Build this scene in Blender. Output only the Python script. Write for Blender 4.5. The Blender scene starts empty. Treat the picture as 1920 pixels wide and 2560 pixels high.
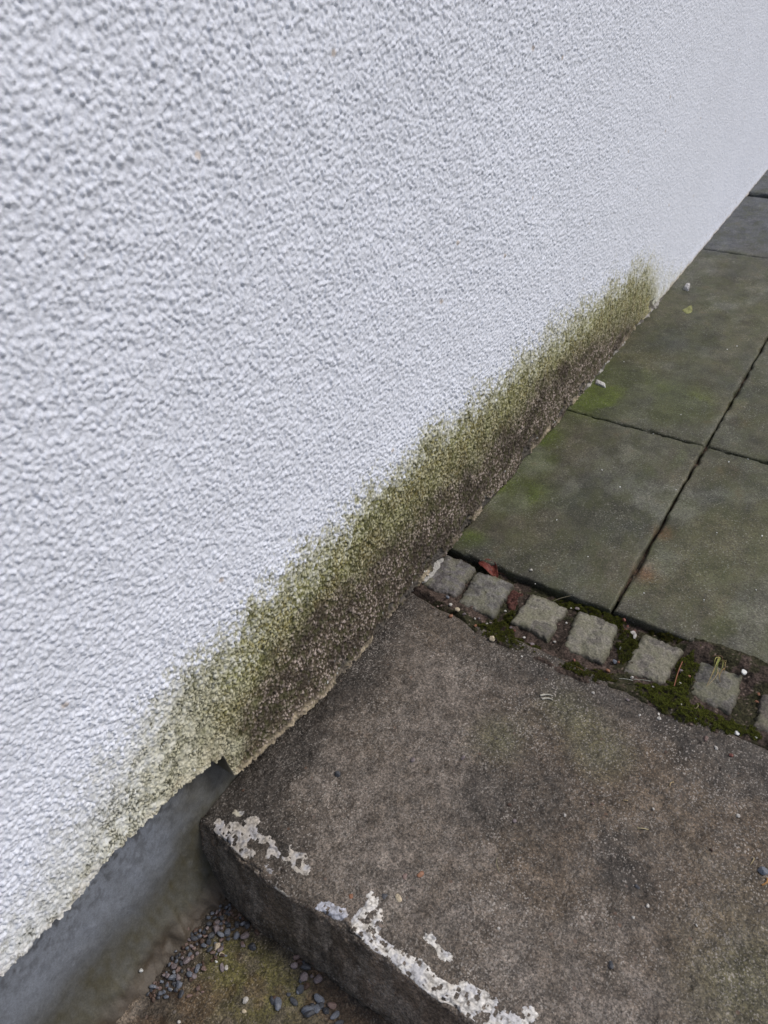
import bpy, math, random
import numpy as np
from mathutils import Vector, Matrix, Euler
from math import radians, pi
random.seed(7); rng = np.random.default_rng(11)

# ------------------------------------------------------------------ camera
sc = bpy.context.scene
FP = 1844.09          # focal length in pixels of the 1920x2560 photograph
RM = np.array([[0.82506501, 0.55871614, -0.08428533],      # camera right
               [0.31284749, -0.57592393, -0.75527351],     # camera down
               [-0.47052544, 0.59678129, -0.64996762]])    # camera forward
EYE = 1.10            # eye height above the paving
cd = bpy.data.cameras.new('camera'); cam = bpy.data.objects.new('camera', cd)
sc.collection.objects.link(cam)
cam.matrix_world = Matrix([[RM[0][i], -RM[1][i], -RM[2][i], (0, 0, EYE)[i]] for i in range(3)] + [[0, 0, 0, 1]])
cd.sensor_fit = 'VERTICAL'; cd.sensor_height = 36.0; cd.lens = 36.0*FP/2560
cd.clip_start = 0.02; cd.clip_end = 600
cd.dof.use_dof = True; cd.dof.focus_distance = 1.30; cd.dof.aperture_fstop = 9.0
sc.camera = cam
sc.render.resolution_x = 768; sc.render.resolution_y = 1024

# ------------------------------------------------------------------ light
SUN_EL, SUN_AZ = radians(50), radians(58)                  # azimuth from +Y towards +X
w = bpy.data.worlds.new('World'); sc.world = w; w.use_nodes = True
nt = w.node_tree; bg = nt.nodes['Background']
sky = nt.nodes.new('ShaderNodeTexSky'); sky.sky_type = 'NISHITA'; sky.sun_disc = False
sky.sun_elevation = SUN_EL; sky.sun_rotation = SUN_AZ; sky.air_density = 1.0; sky.dust_density = 4.0; sky.ozone_density = 1.0
nt.links.new(sky.outputs[0], bg.inputs[0]); bg.inputs[1].default_value = 0.09
ld = bpy.data.lights.new('sun', 'SUN'); ld.energy = 1.5; ld.angle = radians(16); ld.color = (1.0, 0.95, 0.88)
sun = bpy.data.objects.new('sun', ld); sc.collection.objects.link(sun)
sv = Vector((math.cos(SUN_EL)*math.sin(SUN_AZ), math.cos(SUN_EL)*math.cos(SUN_AZ), math.sin(SUN_EL)))
sun.rotation_euler = (-sv).to_track_quat('-Z', 'Y').to_euler(); sun.location = (2, 2, 4)
sc.view_settings.view_transform = 'Standard'; sc.view_settings.look = 'None'
sc.view_settings.exposure = 0.27; sc.view_settings.gamma = 1.0

# ------------------------------------------------------------------ helpers
C = sc.collection
def spot(u, v, z=0.0):
    """where the sight line through a photograph pixel meets the level z: the traced place on the ground"""
    r = np.array([u-960, v-1280, FP]) @ RM
    t = (z-EYE)/r[2]
    return r[0]*t, r[1]*t
def crop(pts, x0, y0, s): return [(x0+a/s, y0+b/s) for a, b in pts]
def gpoly(pts, z=0.0): return np.array([spot(u, v, z) for u, v in pts])
def lin(r, g, b, k=1.0):
    f = lambda c: ((c/255+0.055)/1.055)**2.4 if c > 10 else c/255/12.92
    return np.array([f(r), f(g), f(b)])*k

def hsh(ix, iy, seed):
    n = (ix.astype(np.int64)*374761393 + iy.astype(np.int64)*668265263 + seed*1442695041) & 0x7fffffff
    n = ((n ^ (n >> 13))*1274126177) & 0x7fffffff
    n = ((n ^ (n >> 16))*668265263) & 0x7fffffff
    return ((n ^ (n >> 15)) & 0xffffff)/16777216.0
def vn(x, y, seed=0):
    x = np.asarray(x, float); y = np.asarray(y, float)
    x, y = np.broadcast_arrays(x, y)
    ix = np.floor(x); iy = np.floor(y); fx = x-ix; fy = y-iy
    fx = fx*fx*fx*(fx*(fx*6-15)+10); fy = fy*fy*fy*(fy*(fy*6-15)+10)
    a = hsh(ix, iy, seed); b = hsh(ix+1, iy, seed); c = hsh(ix, iy+1, seed); d = hsh(ix+1, iy+1, seed)
    return (a*(1-fx)+b*fx)*(1-fy)+(c*(1-fx)+d*fx)*fy
def fbm(x, y, o=4, seed=0):
    s = 0; a = .5; t = 0
    for i in range(o):
        s = s + a*vn(x*(2**i)+i*17.3, y*(2**i)-i*9.1, seed+i); t += a; a *= .5
    return s/t
def worley(x, y, seed=0):
    ix = np.floor(x); iy = np.floor(y)
    f1 = np.full(x.shape, 9.); f2 = np.full(x.shape, 9.); cid = np.zeros(x.shape)
    for di in (-1, 0, 1):
        for dj in (-1, 0, 1):
            jx = ix+di; jy = iy+dj
            px = jx+hsh(jx, jy, seed)*.95; py = jy+hsh(jx, jy, seed+5)*.95
            d = np.hypot(px-x, py-y); k = d < f1
            f2 = np.where(k, f1, np.minimum(f2, d))
            cid = np.where(k, hsh(jx, jy, seed+9), cid); f1 = np.where(k, d, f1)
    return f1, f2, cid
def ss(a, b, x):
    t = np.clip((np.asarray(x, float)-a)/(b-a), 0, 1); return t*t*(3-2*t)
def mixc(a, b, t): return a*(1-t[..., None]) + b*t[..., None]
def inpoly(x, y, poly):
    r = np.zeros(np.shape(x), bool); n = len(poly)
    for i in range(n):
        x0, y0 = poly[i]; x1, y1 = poly[(i+1) % n]
        if y0 == y1: continue
        c = ((y0 > y) != (y1 > y)) & (x < (x1-x0)*(y-y0)/(y1-y0)+x0)
        r ^= c
    return r
def polydist(x, y, poly):
    d = np.full(np.shape(x), 1e9); n = len(poly)
    for i in range(n):
        x0, y0 = poly[i]; x1, y1 = poly[(i+1) % n]
        L = (x1-x0)**2+(y1-y0)**2+1e-12
        t = np.clip(((x-x0)*(x1-x0)+(y-y0)*(y1-y0))/L, 0, 1)
        d = np.minimum(d, np.hypot(x-x0-t*(x1-x0), y-y0-t*(y1-y0)))
    return np.where(inpoly(x, y, poly), -d, d)

def make(name, co, faces, mat, parent=None, col=None, smooth=True, origin=None):
    """faces: int array (n,4)/(n,3) or list of arrays"""
    co = np.asarray(co, float).reshape(-1, 3)
    if parent is None:
        if origin is None:
            origin = ((co[:, 0].min()+co[:, 0].max())/2, (co[:, 1].min()+co[:, 1].max())/2, co[:, 2].min())
    else: origin = tuple(parent.location)
    co = co-np.array(origin)
    if isinstance(faces, np.ndarray): faces = [faces]
    faces = [np.asarray(f, np.int32) for f in faces if len(f)]
    me = bpy.data.meshes.new(name)
    nl = sum(f.size for f in faces); nf = sum(len(f) for f in faces)
    me.vertices.add(len(co)); me.vertices.foreach_set('co', co.ravel().astype(np.float32))
    me.loops.add(nl); me.polygons.add(nf)
    me.loops.foreach_set('vertex_index', np.concatenate([f.ravel() for f in faces]))
    tot = np.concatenate([np.full(len(f), f.shape[1], np.int32) for f in faces])
    me.polygons.foreach_set('loop_start', np.concatenate([[0], np.cumsum(tot)[:-1]]).astype(np.int32))
    me.polygons.foreach_set('loop_total', tot)
    me.polygons.foreach_set('use_smooth', np.full(nf, smooth))
    if col is not None:
        a = me.color_attributes.new('Col', 'FLOAT_COLOR', 'POINT')
        c4 = np.ones((len(co), 4), np.float32); c4[:, :3] = np.asarray(col).reshape(-1, 3)
        a.data.foreach_set('color', c4.ravel())
    me.update(calc_edges=True)
    me.materials.append(mat)
    o = bpy.data.objects.new(name, me); C.objects.link(o)
    if parent is not None: o.parent = parent
    else: o.location = origin
    return o
def gridf(nu, nv, flip=False, off=0):
    i = np.arange(nu-1)[:, None]*nv+np.arange(nv-1)[None, :]
    i = i.ravel()+off
    f = np.stack([i, i+nv, i+nv+1, i+1], 1)
    return f[:, ::-1].copy() if flip else f
def tag(o, label=None, cat=None, group=None, kind=None):
    for k, v in (('label', label), ('category', cat), ('group', group), ('kind', kind)):
        if v: o[k] = v
    return o
def empty(name, loc, label, cat, group=None, rz=0):
    o = bpy.data.objects.new(name, None); C.objects.link(o); o.location = loc; o.rotation_euler = (0, 0, rz)
    o.empty_display_size = .02
    return tag(o, label, cat, group)

# ------------------------------------------------------------------ materials
class NT:
    def __init__(s, name):
        s.m = bpy.data.materials.new(name); s.m.use_nodes = True
        s.t = s.m.node_tree; s.b = s.t.nodes['Principled BSDF']
        g = s.n('ShaderNodeNewGeometry'); s.pos = g.outputs['Position']
    def n(s, k, **kw):
        x = s.t.nodes.new(k)
        for a, v in kw.items(): setattr(x, a, v)
        return x
    def l(s, a, b): s.t.links.new(a, b)
    def noise(s, scale, detail=3, rough=.55, stretch=None, dist=0):
        x = s.n('ShaderNodeTexNoise'); x.inputs['Scale'].default_value = scale
        x.inputs['Detail'].default_value = detail; x.inputs['Roughness'].default_value = rough
        x.inputs['Distortion'].default_value = dist
        if stretch:
            mp = s.n('ShaderNodeMapping'); mp.inputs['Scale'].default_value = stretch[:3]
            mp.inputs['Rotation'].default_value = (0, 0, stretch[3] if len(stretch) > 3 else 0)
            s.l(s.pos, mp.inputs[0]); s.l(mp.outputs[0], x.inputs['Vector'])
        else: s.l(s.pos, x.inputs['Vector'])
        return x.outputs['Fac']
    def vor(s, scale, out='Distance', feature='F1'):
        x = s.n('ShaderNodeTexVoronoi'); x.feature = feature; x.inputs['Scale'].default_value = scale
        s.l(s.pos, x.inputs['Vector']); return x.outputs[out]
    def rng(s, v, a, b, c=0., d=1., smooth=True):
        x = s.n('ShaderNodeMapRange'); x.interpolation_type = 'SMOOTHSTEP' if smooth else 'LINEAR'
        for i, q in enumerate((a, b, c, d)): x.inputs[i+1].default_value = q
        s.l(v, x.inputs[0]); return x.outputs[0]
    def math(s, op, a, b=None):
        x = s.n('ShaderNodeMath', operation=op)
        for i, q in enumerate((a, b)):
            if q is None: continue
            if isinstance(q, (int, float)): x.inputs[i].default_value = q
            else: s.l(q, x.inputs[i])
        return x.outputs[0]
    def mix(s, f, a, b, mode='MIX'):
        x = s.n('ShaderNodeMix', data_type='RGBA', blend_type=mode)
        if isinstance(f, (int, float)): x.inputs[0].default_value = f
        else: s.l(f, x.inputs[0])
        for q, i in ((a, 6), (b, 7)):
            if hasattr(q, 'links'): s.l(q, x.inputs[i])
            else: x.inputs[i].default_value = (*q, 1)
        return x.outputs[2]
    def grey(s, v):
        x = s.n('ShaderNodeCombineColor')
        for i in range(3): s.l(v, x.inputs[i])
        return x.outputs[0]
    def attr(s):
        x = s.n('ShaderNodeAttribute'); x.attribute_name = 'Col'; return x.outputs['Color']
    def done(s, col, rough=.8, bumps=(), spec=.3):
        if hasattr(col, 'links'): s.l(col, s.b.inputs['Base Color'])
        else: s.b.inputs['Base Color'].default_value = (*col, 1)
        if hasattr(rough, 'links'): s.l(rough, s.b.inputs['Roughness'])
        else: s.b.inputs['Roughness'].default_value = rough
        s.b.inputs['Specular IOR Level'].default_value = spec
        prev = None
        for h, dist in bumps:
            bn = s.n('ShaderNodeBump'); bn.inputs['Strength'].default_value = 1
            bn.inputs['Distance'].default_value = dist; s.l(h, bn.inputs['Height'])
            if prev is not None: s.l(prev, bn.inputs['Normal'])
            prev = bn.outputs[0]
        if prev is not None: s.l(prev, s.b.inputs['Normal'])
        return s.m

def mat_render():
    t = NT('painted_render'); c = t.attr()
    v = t.rng(t.noise(900, 2), .25, .75, .88, 1.10)
    c = t.mix(1., c, t.grey(v), 'MULTIPLY')
    return t.done(c, .62, [(t.noise(700, 3), .0005), (t.noise(220, 2), .0006)], .25)
def mat_concrete(name, lo=.50, hi=1.55, fleck=.55, fleckc=(.30, .28, .26), wet=.55, scale=1.0, bump=1.0):
    t = NT(name); c = t.attr()
    n1 = t.rng(t.noise(210*scale, 6, .8), .34, .68, lo, hi)
    c = t.mix(1., c, t.grey(n1), 'MULTIPLY')
    x0 = t.n('ShaderNodeTexVoronoi'); x0.inputs['Scale'].default_value = 520*scale; t.l(t.pos, x0.inputs['Vector'])
    h0 = t.n('ShaderNodeSeparateColor'); t.l(x0.outputs['Color'], h0.inputs[0])
    c = t.mix(1., c, t.grey(t.rng(h0.outputs[0], 0, 1, .50, 1.58, False)), 'MULTIPLY')
    pale = t.math('MULTIPLY', t.rng(h0.outputs[1], .90, .93), t.rng(t.noise(9, 4), .38, .62, .15, .8))
    c = t.mix(pale, c, fleckc)
    n2 = t.rng(t.noise(38*scale, 6, .75), .34, .66, .60, 1.36)
    c = t.mix(1., c, t.grey(n2), 'MULTIPLY')
    # pale scratchy grit, thicker in some places than in others
    st = t.noise(340*scale, 4, .7, (1, .75, 1, .7), .5)
    dens = t.noise(11, 4)
    thr = t.math('ADD', st, t.math('MULTIPLY', dens, .22))
    fl = t.rng(thr, .67, .76, 0, fleck)
    c = t.mix(fl, c, fleckc)
    # dark pores
    po = t.rng(t.vor(170*scale), .05, .16, .45, 0)
    pm = t.rng(t.noise(60, 2), .5, .62)
    c = t.mix(t.math('MULTIPLY', po, pm), c, (.015, .013, .012))
    # small coloured aggregate
    x = t.n('ShaderNodeTexVoronoi'); x.inputs['Scale'].default_value = 95; t.l(t.pos, x.inputs['Vector'])
    hs = t.n('ShaderNodeSeparateColor'); t.l(x.outputs['Color'], hs.inputs[0])
    ag = t.math('MULTIPLY', t.rng(hs.outputs[0], .93, .95), t.rng(x.outputs['Distance'], .16, .30, .6, 0))
    agc = t.mix(hs.outputs[1], (.13, .07, .045), (.19, .17, .16))
    c = t.mix(ag, c, agc)
    r = t.rng(t.noise(25, 3), .35, .65, wet-.12, wet+.15)
    return t.done(c, r, [(t.noise(300*scale, 4, .65), .0016*bump), (t.noise(90, 3), .0020*bump)], .4)
def mat_slab():
    t = NT('paving_concrete'); c = t.attr()
    n1 = t.rng(t.noise(260, 5, .8), .34, .68, .60, 1.42)
    c = t.mix(1., c, t.grey(n1), 'MULTIPLY')
    x0 = t.n('ShaderNodeTexVoronoi'); x0.inputs['Scale'].default_value = 430; t.l(t.pos, x0.inputs['Vector'])
    h0 = t.n('ShaderNodeSeparateColor'); t.l(x0.outputs['Color'], h0.inputs[0])
    c = t.mix(1., c, t.grey(t.rng(h0.outputs[0], 0, 1, .66, 1.36, False)), 'MULTIPLY')
    pale = t.math('MULTIPLY', t.rng(h0.outputs[1], .95, .97), t.rng(t.noise(7, 4), .4, .6, .1, .6))
    c = t.mix(pale, c, (.26, .26, .23))
    n2 = t.rng(t.noise(17, 6, .72), .32, .68, .66, 1.32)
    c = t.mix(1., c, t.grey(n2), 'MULTIPLY')
    g = t.rng(t.noise(22, 5, .7, (1, .6, 1, .3)), .42, .64, 0, .42)
    c = t.mix(g, c, (.058, .066, .024))
    rm = t.rng(t.noise(17, 4, .6), .60, .72, 0, .35)
    c = t.mix(rm, c, (.085, .060, .030))
    sp = t.rng(t.math('ADD', t.noise(300, 2), t.math('MULTIPLY', t.noise(11, 2), .2)), .74, .80, 0, .55)
    c = t.mix(sp, c, (.26, .27, .25))
    return t.done(c, t.rng(t.noise(9, 3), .35, .65, .50, .72), [(t.noise(420, 3, .6), .0010), (t.noise(60, 3), .0012)], .35)
def mat_granite():
    t = NT('granite'); c = t.attr()
    c = t.mix(1., c, t.grey(t.rng(t.noise(300, 4, .7), .3, .7, .62, 1.38)), 'MULTIPLY')
    c = t.mix(t.rng(t.noise(60, 3), .45, .65, 0, .35), c, (.15, .155, .10))
    sp = t.rng(t.noise(480, 2), .66, .74, 0, .55); c = t.mix(sp, c, (.36, .36, .33))
    dk = t.rng(t.noise(260, 3), .36, .28, 0, .5); c = t.mix(dk, c, (.03, .028, .025))
    return t.done(c, .8, [(t.noise(260, 4, .6), .0018), (t.noise(80, 2), .0010)], .3)
def mat_attr(name, rough=.8, b=.001, sc_=400, var=(.75, 1.25), spec=.3):
    t = NT(name); c = t.attr()
    c = t.mix(1., c, t.grey(t.rng(t.noise(sc_, 3, .6), .3, .7, *var)), 'MULTIPLY')
    return t.done(c, rough, [(t.noise(sc_*.8, 3), b)], spec)
def mat_plain(name, col, rough=.7, b=.0006, sc_=500, var=(.7, 1.3), spec=.35):
    t = NT(name)
    c = t.mix(1., tuple(col), t.grey(t.rng(t.noise(sc_, 3, .6), .3, .7, *var)), 'MULTIPLY')
    return t.done(c, rough, [(t.noise(sc_*.8, 2), b)], spec)
M_render = mat_render()
M_step = mat_concrete('step_concrete')
M_tread = mat_concrete('tread_concrete', fleck=.28, fleckc=(.22, .19, .15), wet=.5)
M_slab = mat_slab()
M_granite = mat_granite()
M_plinth = mat_attr('plinth_paint', .5, .0005, 420, (.84, 1.16))
M_paint = mat_attr('old_paint', .55, .0004, 300, (.80, 1.12))
M_soil = mat_attr('soil', .9, .004, 260, (.45, 1.6), .2)
M_moss = mat_attr('moss', .85, .002, 500, (.6, 1.4), .15)
M_mortar = mat_attr('mortar', .85, .0025, 300, (.7, 1.2))

# ------------------------------------------------------------------ wall
XW = -0.545*1.1        # face of the render
XP = -0.580*1.1        # face of the plinth behind it
ZT = -0.143            # level of the lower tread
bY = np.array([-3., -.047, .047, .118, .235, .312, .314, .330, .37, .448, .546, .645, .788, .978, 1.272, 1.599, 2.202, 2.695, 3.769, 9])
bZ = np.array([.181, .181, .170, .183, .164, .138, .080, .070, .056, .043, .017, .013, .013, .010, .007, .002, -.004, -.006, -.008, -.008])
def wall_base(y): return np.interp(y, bY, bZ)
fY = [-.6, -.05, .124, .18, .241, .318, .399, .467, .563, .681, .803, .922, 1.092, 1.293, 1.535, 1.837, 2.03, 2.16, 2.25, 2.33, 2.50, 2.75]
fZ = [.24, .27, .36, .385, .374, .365, .352, .353, .355, .357, .369, .372, .341, .332, .315, .272, .245, .215, .15, .10, .055, -.05]
sY = [-.6, 0, .1, .225, .303, .385, .468, .568, .683, .808, .949, 1.13, 1.347, 1.578, 1.861, 2.05, 2.16, 2.3]
sZ = [.10, .12, .18, .262, .278, .276, .283, .281, .297, .296, .295, .271, .242, .236, .199, .16, .11, -.05]
wY = [0, .25, .32, .366, .442, .527, .648, .777, .939, 1.091, 1.262, 1.431, 1.76, 2.03, 2.15]
wZ = [-.1, -.1, .09, .151, .190, .212, .185, .177, .155, .144, .158, .161, .097, .045, -.1]
def axis(a, b, fine, fn):
    v = [a]
    while v[-1] < b: v.append(v[-1]+fn(v[-1]))
    return np.array(v)
ya = axis(-.28, 6.5, 0, lambda y: .00135 if y < .62 else min(.0034, .00135+(y-.62)*.00085) if y < 4 else .012)
ya = np.concatenate([np.arange(-1.6, -.28, .012), ya])
za = np.concatenate([np.arange(0, 1.08, .0016), 1.08+np.cumsum(np.linspace(.002, .03, 95))])
def build_wall():
    wall = empty('rendered_wall', (XW, 1.0, 0), 'white roughcast house wall with green and brown algae along its foot', 'wall')
    Y, V = np.meshgrid(ya, za, indexing='ij')
    jag = (fbm(Y*90, Y*0, 2, 3)-.5)*.008+(vn(Y*260, Y*0, 8)-.5)*.004
    zb = wall_base(Y)+jag
    low_ = np.where(Y < .3145, .080+(wall_base(Y)-.138)*ss(.30, .12, Y), wall_base(Y))+jag
    Z = V+low_*(1-ss(0, .6, V))
    Z = np.maximum(Z, zb)                     # left of the stair corner the coat stops higher up
    # ---- relief
    wx = Y+(fbm(Y*110, Z*110, 2, 21)-.5)*.0050; wz = Z+(fbm(Y*110, Z*110, 2, 31)-.5)*.0050
    K = 1/.0053
    f1, f2, cid = worley(wx*K, wz*K*.92, 4)
    g1, g2, gid = worley(wx*K*.55+31, wz*K*.6+7, 14)
    dome = 1-np.clip(f1/.62, 0, 1)**2
    crev = 1-ss(0.0, .20, f2-f1); fine = fbm(Y*420, Z*420, 2, 45)-.5
    crev2 = 1-ss(0.0, .30, g2-g1)
    big = fbm(Y*28, Z*28, 3, 41); low = fbm(Y*6, Z*6, 2, 43)
    stained = np.clip(ss(.09, -.03, Z-np.interp(Y, fY, fZ)), 0, 1)
    hgt = (.0012*fine+.0013*dome*(.5+.9*cid)+.0014*(cid-.5)*(1-crev)-.0005*crev*(.5+stained)
           + .0018*(1-crev2)*gid*.7-.0004*crev2+.0022*(big-.5)+.004*(low-.5))
    hgt = hgt*(1-.5*ss(1.1, 2.6, Y))*(.90+.22*stained)
    chunk = ss(.35, .0, Y)*0
    # ---- staining (algae that really grows on the wall)
    n1 = fbm(Y*11, Z*9, 4, 51)-.5; n2 = fbm(Y*48, Z*48, 3, 52)-.5; n3 = fbm(Y*240, Z*200, 2, 53)-.5
    top = np.interp(Y, fY, fZ); sol = np.interp(Y, sY, sZ); brn = np.interp(Y, wY, wZ)
    zz = Z+.012+n1*.075+n2*.050+n3*.075+(cid-.5)*.050
    u = (top+.012-zz)/(top-sol+.030)*(1-.62*ss(1.95, 2.45, Y+n2*.2))                       # 0 at the faint edge, 1 where solid
    left = ss(.40, .20, Y+n2*.12)                                  # thin growth on the left of the stair corner
    g = np.clip(u, 0, 1.6)*(1-.66*left)*(1-.30*ss(.25, .0, Y))
    b = ss(-.045, .040, brn+.012-Z+n1*.06+n2*.06)*ss(.27, .42, Y+n2*.1)*ss(2.25, 1.95, Y)
    white = np.array([.718, .768, .880])
    pat = fbm(Y*30, Z*18, 3, 61); pat2 = fbm(Y*75, Z*60, 3, 63)
    col = np.ones(Y.shape+(3,))*white*(1+.05*(low[..., None]-.5))
    stops = [(0, white), (.30, (.60, .62, .57)), (.65, (.42, .43, .29)), (.95, (.262, .268, .105)), (1.5, (.150, .145, .060))]
    gg = g+(pat2-.5)*.35*ss(0, .4, g)
    gcol = np.stack([np.interp(gg, [q[0] for q in stops], [q[1][k] for q in stops]) for k in range(3)], -1)
    gcol = mixc(gcol, gcol*np.array([1.10, .98, .95]), ss(.42, .62, pat)*ss(.6, 1.1, g))
    gcol = mixc(gcol, gcol*0+np.array([.63, .625, .57]), left*.88*ss(.2, .9, g))
    col = mixc(col, gcol, ss(.0, .12, g))
    col = mixc(col, col*0+np.array([.088, .066, .054]), b*.95)
    # grain by grain: pale tops showing through, dark growth in the crevices
    gt = np.clip(ss(0, .9, g*(1+left*1.5))+b, 0, 1)
    grain = ss(.30, .85, dome*(.55+.75*cid)+n3*.5)
    col = mixc(col, col*0+np.array([.58, .565, .42]), gt*grain*(.58-.42*b)*(.35+1.2*pat2))
    col = mixc(col, col*0+np.array([.52, .44, .41]), b*(cid > .56)*.80*ss(.3, .8, dome)*(.35+1.1*pat2))
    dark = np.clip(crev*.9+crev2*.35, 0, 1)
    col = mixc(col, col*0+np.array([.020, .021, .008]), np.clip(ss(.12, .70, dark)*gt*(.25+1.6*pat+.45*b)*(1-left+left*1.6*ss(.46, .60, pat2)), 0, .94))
    col = mixc(col, col*0+np.array([.035, .028, .022]), b*ss(.46, .60, fbm(Y*22, Z*26, 3, 73))*.65)
    blot = ss(.56, .70, fbm(Y*120, Z*90, 2, 71))
    col = mixc(col, col*0+np.array([.055, .060, .022]), blot*gt*.55*(1-.5*left))
    # crumbly pale edge at the very foot, with places where the coat has gone
    h0 = Z-zb
    foot = ss(.022, .005, h0+(pat-.5)*.03)*ss(2.35, 2.0, Y)
    col = mixc(col, col*0+np.array([.50, .43, .32]), foot*(.15+.75*vn(Y*60, Z*60, 77))*(1-.65*ss(.33, .28, Y))*(1-ss(.62, .95, Y)*ss(.40, .55, fbm(Y*14, Z*8, 2, 78))))
    tan = ss(.020, .002, h0)*ss(2.1, 2.5, Y)
    col = mixc(col, col*0+np.array([.50, .42, .30]), tan*.7)
    lost = ss(.60, .68, fbm(Y*24, Z*40, 3, 81)+.22*ss(.05, 0, h0)-.12)*ss(.075, .02, h0)*ss(.5, .62, Y)*ss(2.35, 2.2, Y)
    lost = np.clip(lost, 0, 1)
    col = mixc(col, col*0+np.array([.075, .070, .066]), lost*.85)
    hgt = hgt-lost*.0045
    specks = (hsh(np.floor(Y*300), np.floor(Z*300), 91) > .996)*(gt > .6)*ss(.08, .0, h0)
    col = mixc(col, col*0+np.array([.75, .78, .80]), specks*.8)
    # a few rusty and dark dots on the clean coat
    dots = ss(.05, .02, worley(Y*9, Z*9, 95)[0]*np.where(worley(Y*9, Z*9, 95)[2] > .80, 1, 9))*(1-gt)
    col = mixc(col, col*0+np.array([.50, .40, .30]), dots*.6)
    spl = (hsh(np.floor(Y*220), np.floor(Z*220), 97) > .955)*ss(.13, .0, h0)*ss(2.0, 2.3, Y)
    col = mixc(col, col*0+np.array([.30, .28, .24]), spl*.6)
    X = XW+hgt+.004*ss(.05, 0., h0)*(fbm(Y*40, Y*0, 2, 5))
    # ---- turn the foot under, back to the plinth
    co = np.stack([X, Y, Z], -1)
    r1 = co[:, 0].copy(); r1[:, 0] -= .004; r1[:, 2] -= .0025+.002*vn(ya*300, ya*0, 4)
    r2 = r1.copy(); r2[:, 0] = XW-.016; r2[:, 2] += .001
    r3 = r1.copy(); r3[:, 0] = XP-.004; r3[:, 2] += .002
    rt = co[:, -1].copy(); rt[:, 0] = XP-.25
    co = np.concatenate([r3[:, None], r2[:, None], r1[:, None], co, rt[:, None]], 1)
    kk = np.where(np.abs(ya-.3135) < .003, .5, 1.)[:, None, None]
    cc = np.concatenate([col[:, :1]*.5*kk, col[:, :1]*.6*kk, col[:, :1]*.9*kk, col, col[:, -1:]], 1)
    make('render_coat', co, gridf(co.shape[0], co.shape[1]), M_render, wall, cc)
    # masonry core behind (closes the wall for side views)
    v = [(x, y, z) for x in (XP-.25, XP-.012) for y in (-1.58, 6.4) for z in (ZT-.2, za[-1]-.02)]
    make('masonry', v, np.array([[0, 1, 3, 2], [4, 6, 7, 5], [0, 4, 5, 1], [2, 3, 7, 6], [1, 5, 7, 3], [0, 2, 6, 4]]), M_mortar, wall, np.ones((8, 3))*.3, False)
    # ---- smooth painted plinth, coved out to the lower tread
    yy = np.concatenate([np.arange(-1.55, -.2, .012), np.arange(-.2, .40, .003)])
    s = np.linspace(0, 1, 110)
    px = []; pz = []
    for q in s:
        if q < .62: px.append(0); pz.append(.22-(.22+.045)*q/.62)
        else:
            a = (q-.62)/.38*pi/2*1.0; px.append(.070*(1-math.cos(a))); pz.append(-.045-(.104)*math.sin(a))
    px = np.array(px); pz = np.array(pz)
    Yp, I = np.meshgrid(yy, np.arange(len(s)), indexing='ij')
    Xp = XP+px[I]+(fbm(Yp*14, pz[I]*14, 3, 101)-.5)*.007; Zp = pz[I]+0*Yp
    Xp += (fbm(Yp*160, Zp*160, 2, 103)-.5)*.0012+ss(-.09, -.14, Zp)*(fbm(Yp*45, Zp*45, 3, 104)-.5)*.022
    blue = np.array([.185, .208, .250]); dirt = np.array([.070, .066, .046]); brn_ = np.array([.050, .036, .025])
    col = np.ones(Yp.shape+(3,))*blue
    nz = fbm(Yp*18, Zp*18, 4, 105)-.5; nf = fbm(Yp*120, Zp*60, 3, 107)
    d = ss(.045, -.085, Zp+nz*.05)
    d = np.clip(d+ss(.15, .27, Yp+nz*.12)*.75, 0, 1)
    col = mixc(col, col*0+dirt, d*(.75+.3*nf))
    col = mixc(col, col*0+brn_, ss(-.105, -.135, Zp+nz*.02)*.8)
    sp = ss(.57, .62, fbm(Yp*125, Zp*100, 3, 109))*ss(-.08, .10, Zp+nz*.2)*(.35+.65*ss(.05, .15, Zp))
    col = mixc(col, col*0+np.array([.03, .03, .03]), sp*.75)
    col = mixc(col, col*0+np.array([.05, .05, .048]), ss(wall_base(Yp)-.03, wall_base(Yp), Zp+nz*.03)*.7)
    grit = fbm(Yp*300, Zp*300, 2, 110)[..., None]; col = col*(.86+.28*grit)
    stre = ss(.52, .66, fbm(Yp*60, Zp*7, 3, 112)); col = mixc(col, col*0+np.array([.06, .06, .05]), stre*.15)
    make('plinth', np.stack([Xp, Yp, Zp], -1), gridf(len(yy), len(s), True), M_plinth, wall, col)
    # ---- grey mortar packed between wall and paving where the paving meets it
    for k, (y0, y1, wd, hh) in enumerate([(.865, .950, .016, .012), (1.62, 2.08, .020, .016), (2.10, 2.36, .030, .012)]):
        n = int((y1-y0)/.003); yv = np.linspace(y0, y1, n); a = np.linspace(0, 1, 9)
        Yf, A = np.meshgrid(yv, a, indexing='ij')
        e = np.sin(np.pi*np.clip((Yf-y0)/(y1-y0), 0, 1))**.4
        wv = (wd if k == 0 else wd*.55)*e*(.25+1.3*fbm(Yf*45, Yf*0, 3, 111+k)); hv = (hh if k == 0 else hh*.6)*e*(.3+1.2*fbm(Yf*50, Yf*0+9, 3, 115+k))
        Xf = XW-.004+wv*A; Zf = hv*(1-A)**1.2+.001+(fbm(Xf*200, Yf*200, 2, 119)-.5)*.004-.003*(A == 1)
        if k == 0: Zf = Zf-.002
        cl = fbm(Yf*60, Xf*60+3, 3, 121)
        c = mixc(np.ones(Yf.shape+(3,))*np.array([.10, .095, .085]), np.ones(Yf.shape+(3,))*np.array([.34, .335, .32]), ss(.42, .56, cl) if k else ss(.1, .4, cl))
        make('mortar_fillet', np.stack([Xf, Yf, Zf], -1), gridf(n, 9, True), M_mortar, wall, c)
    return wall
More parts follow.
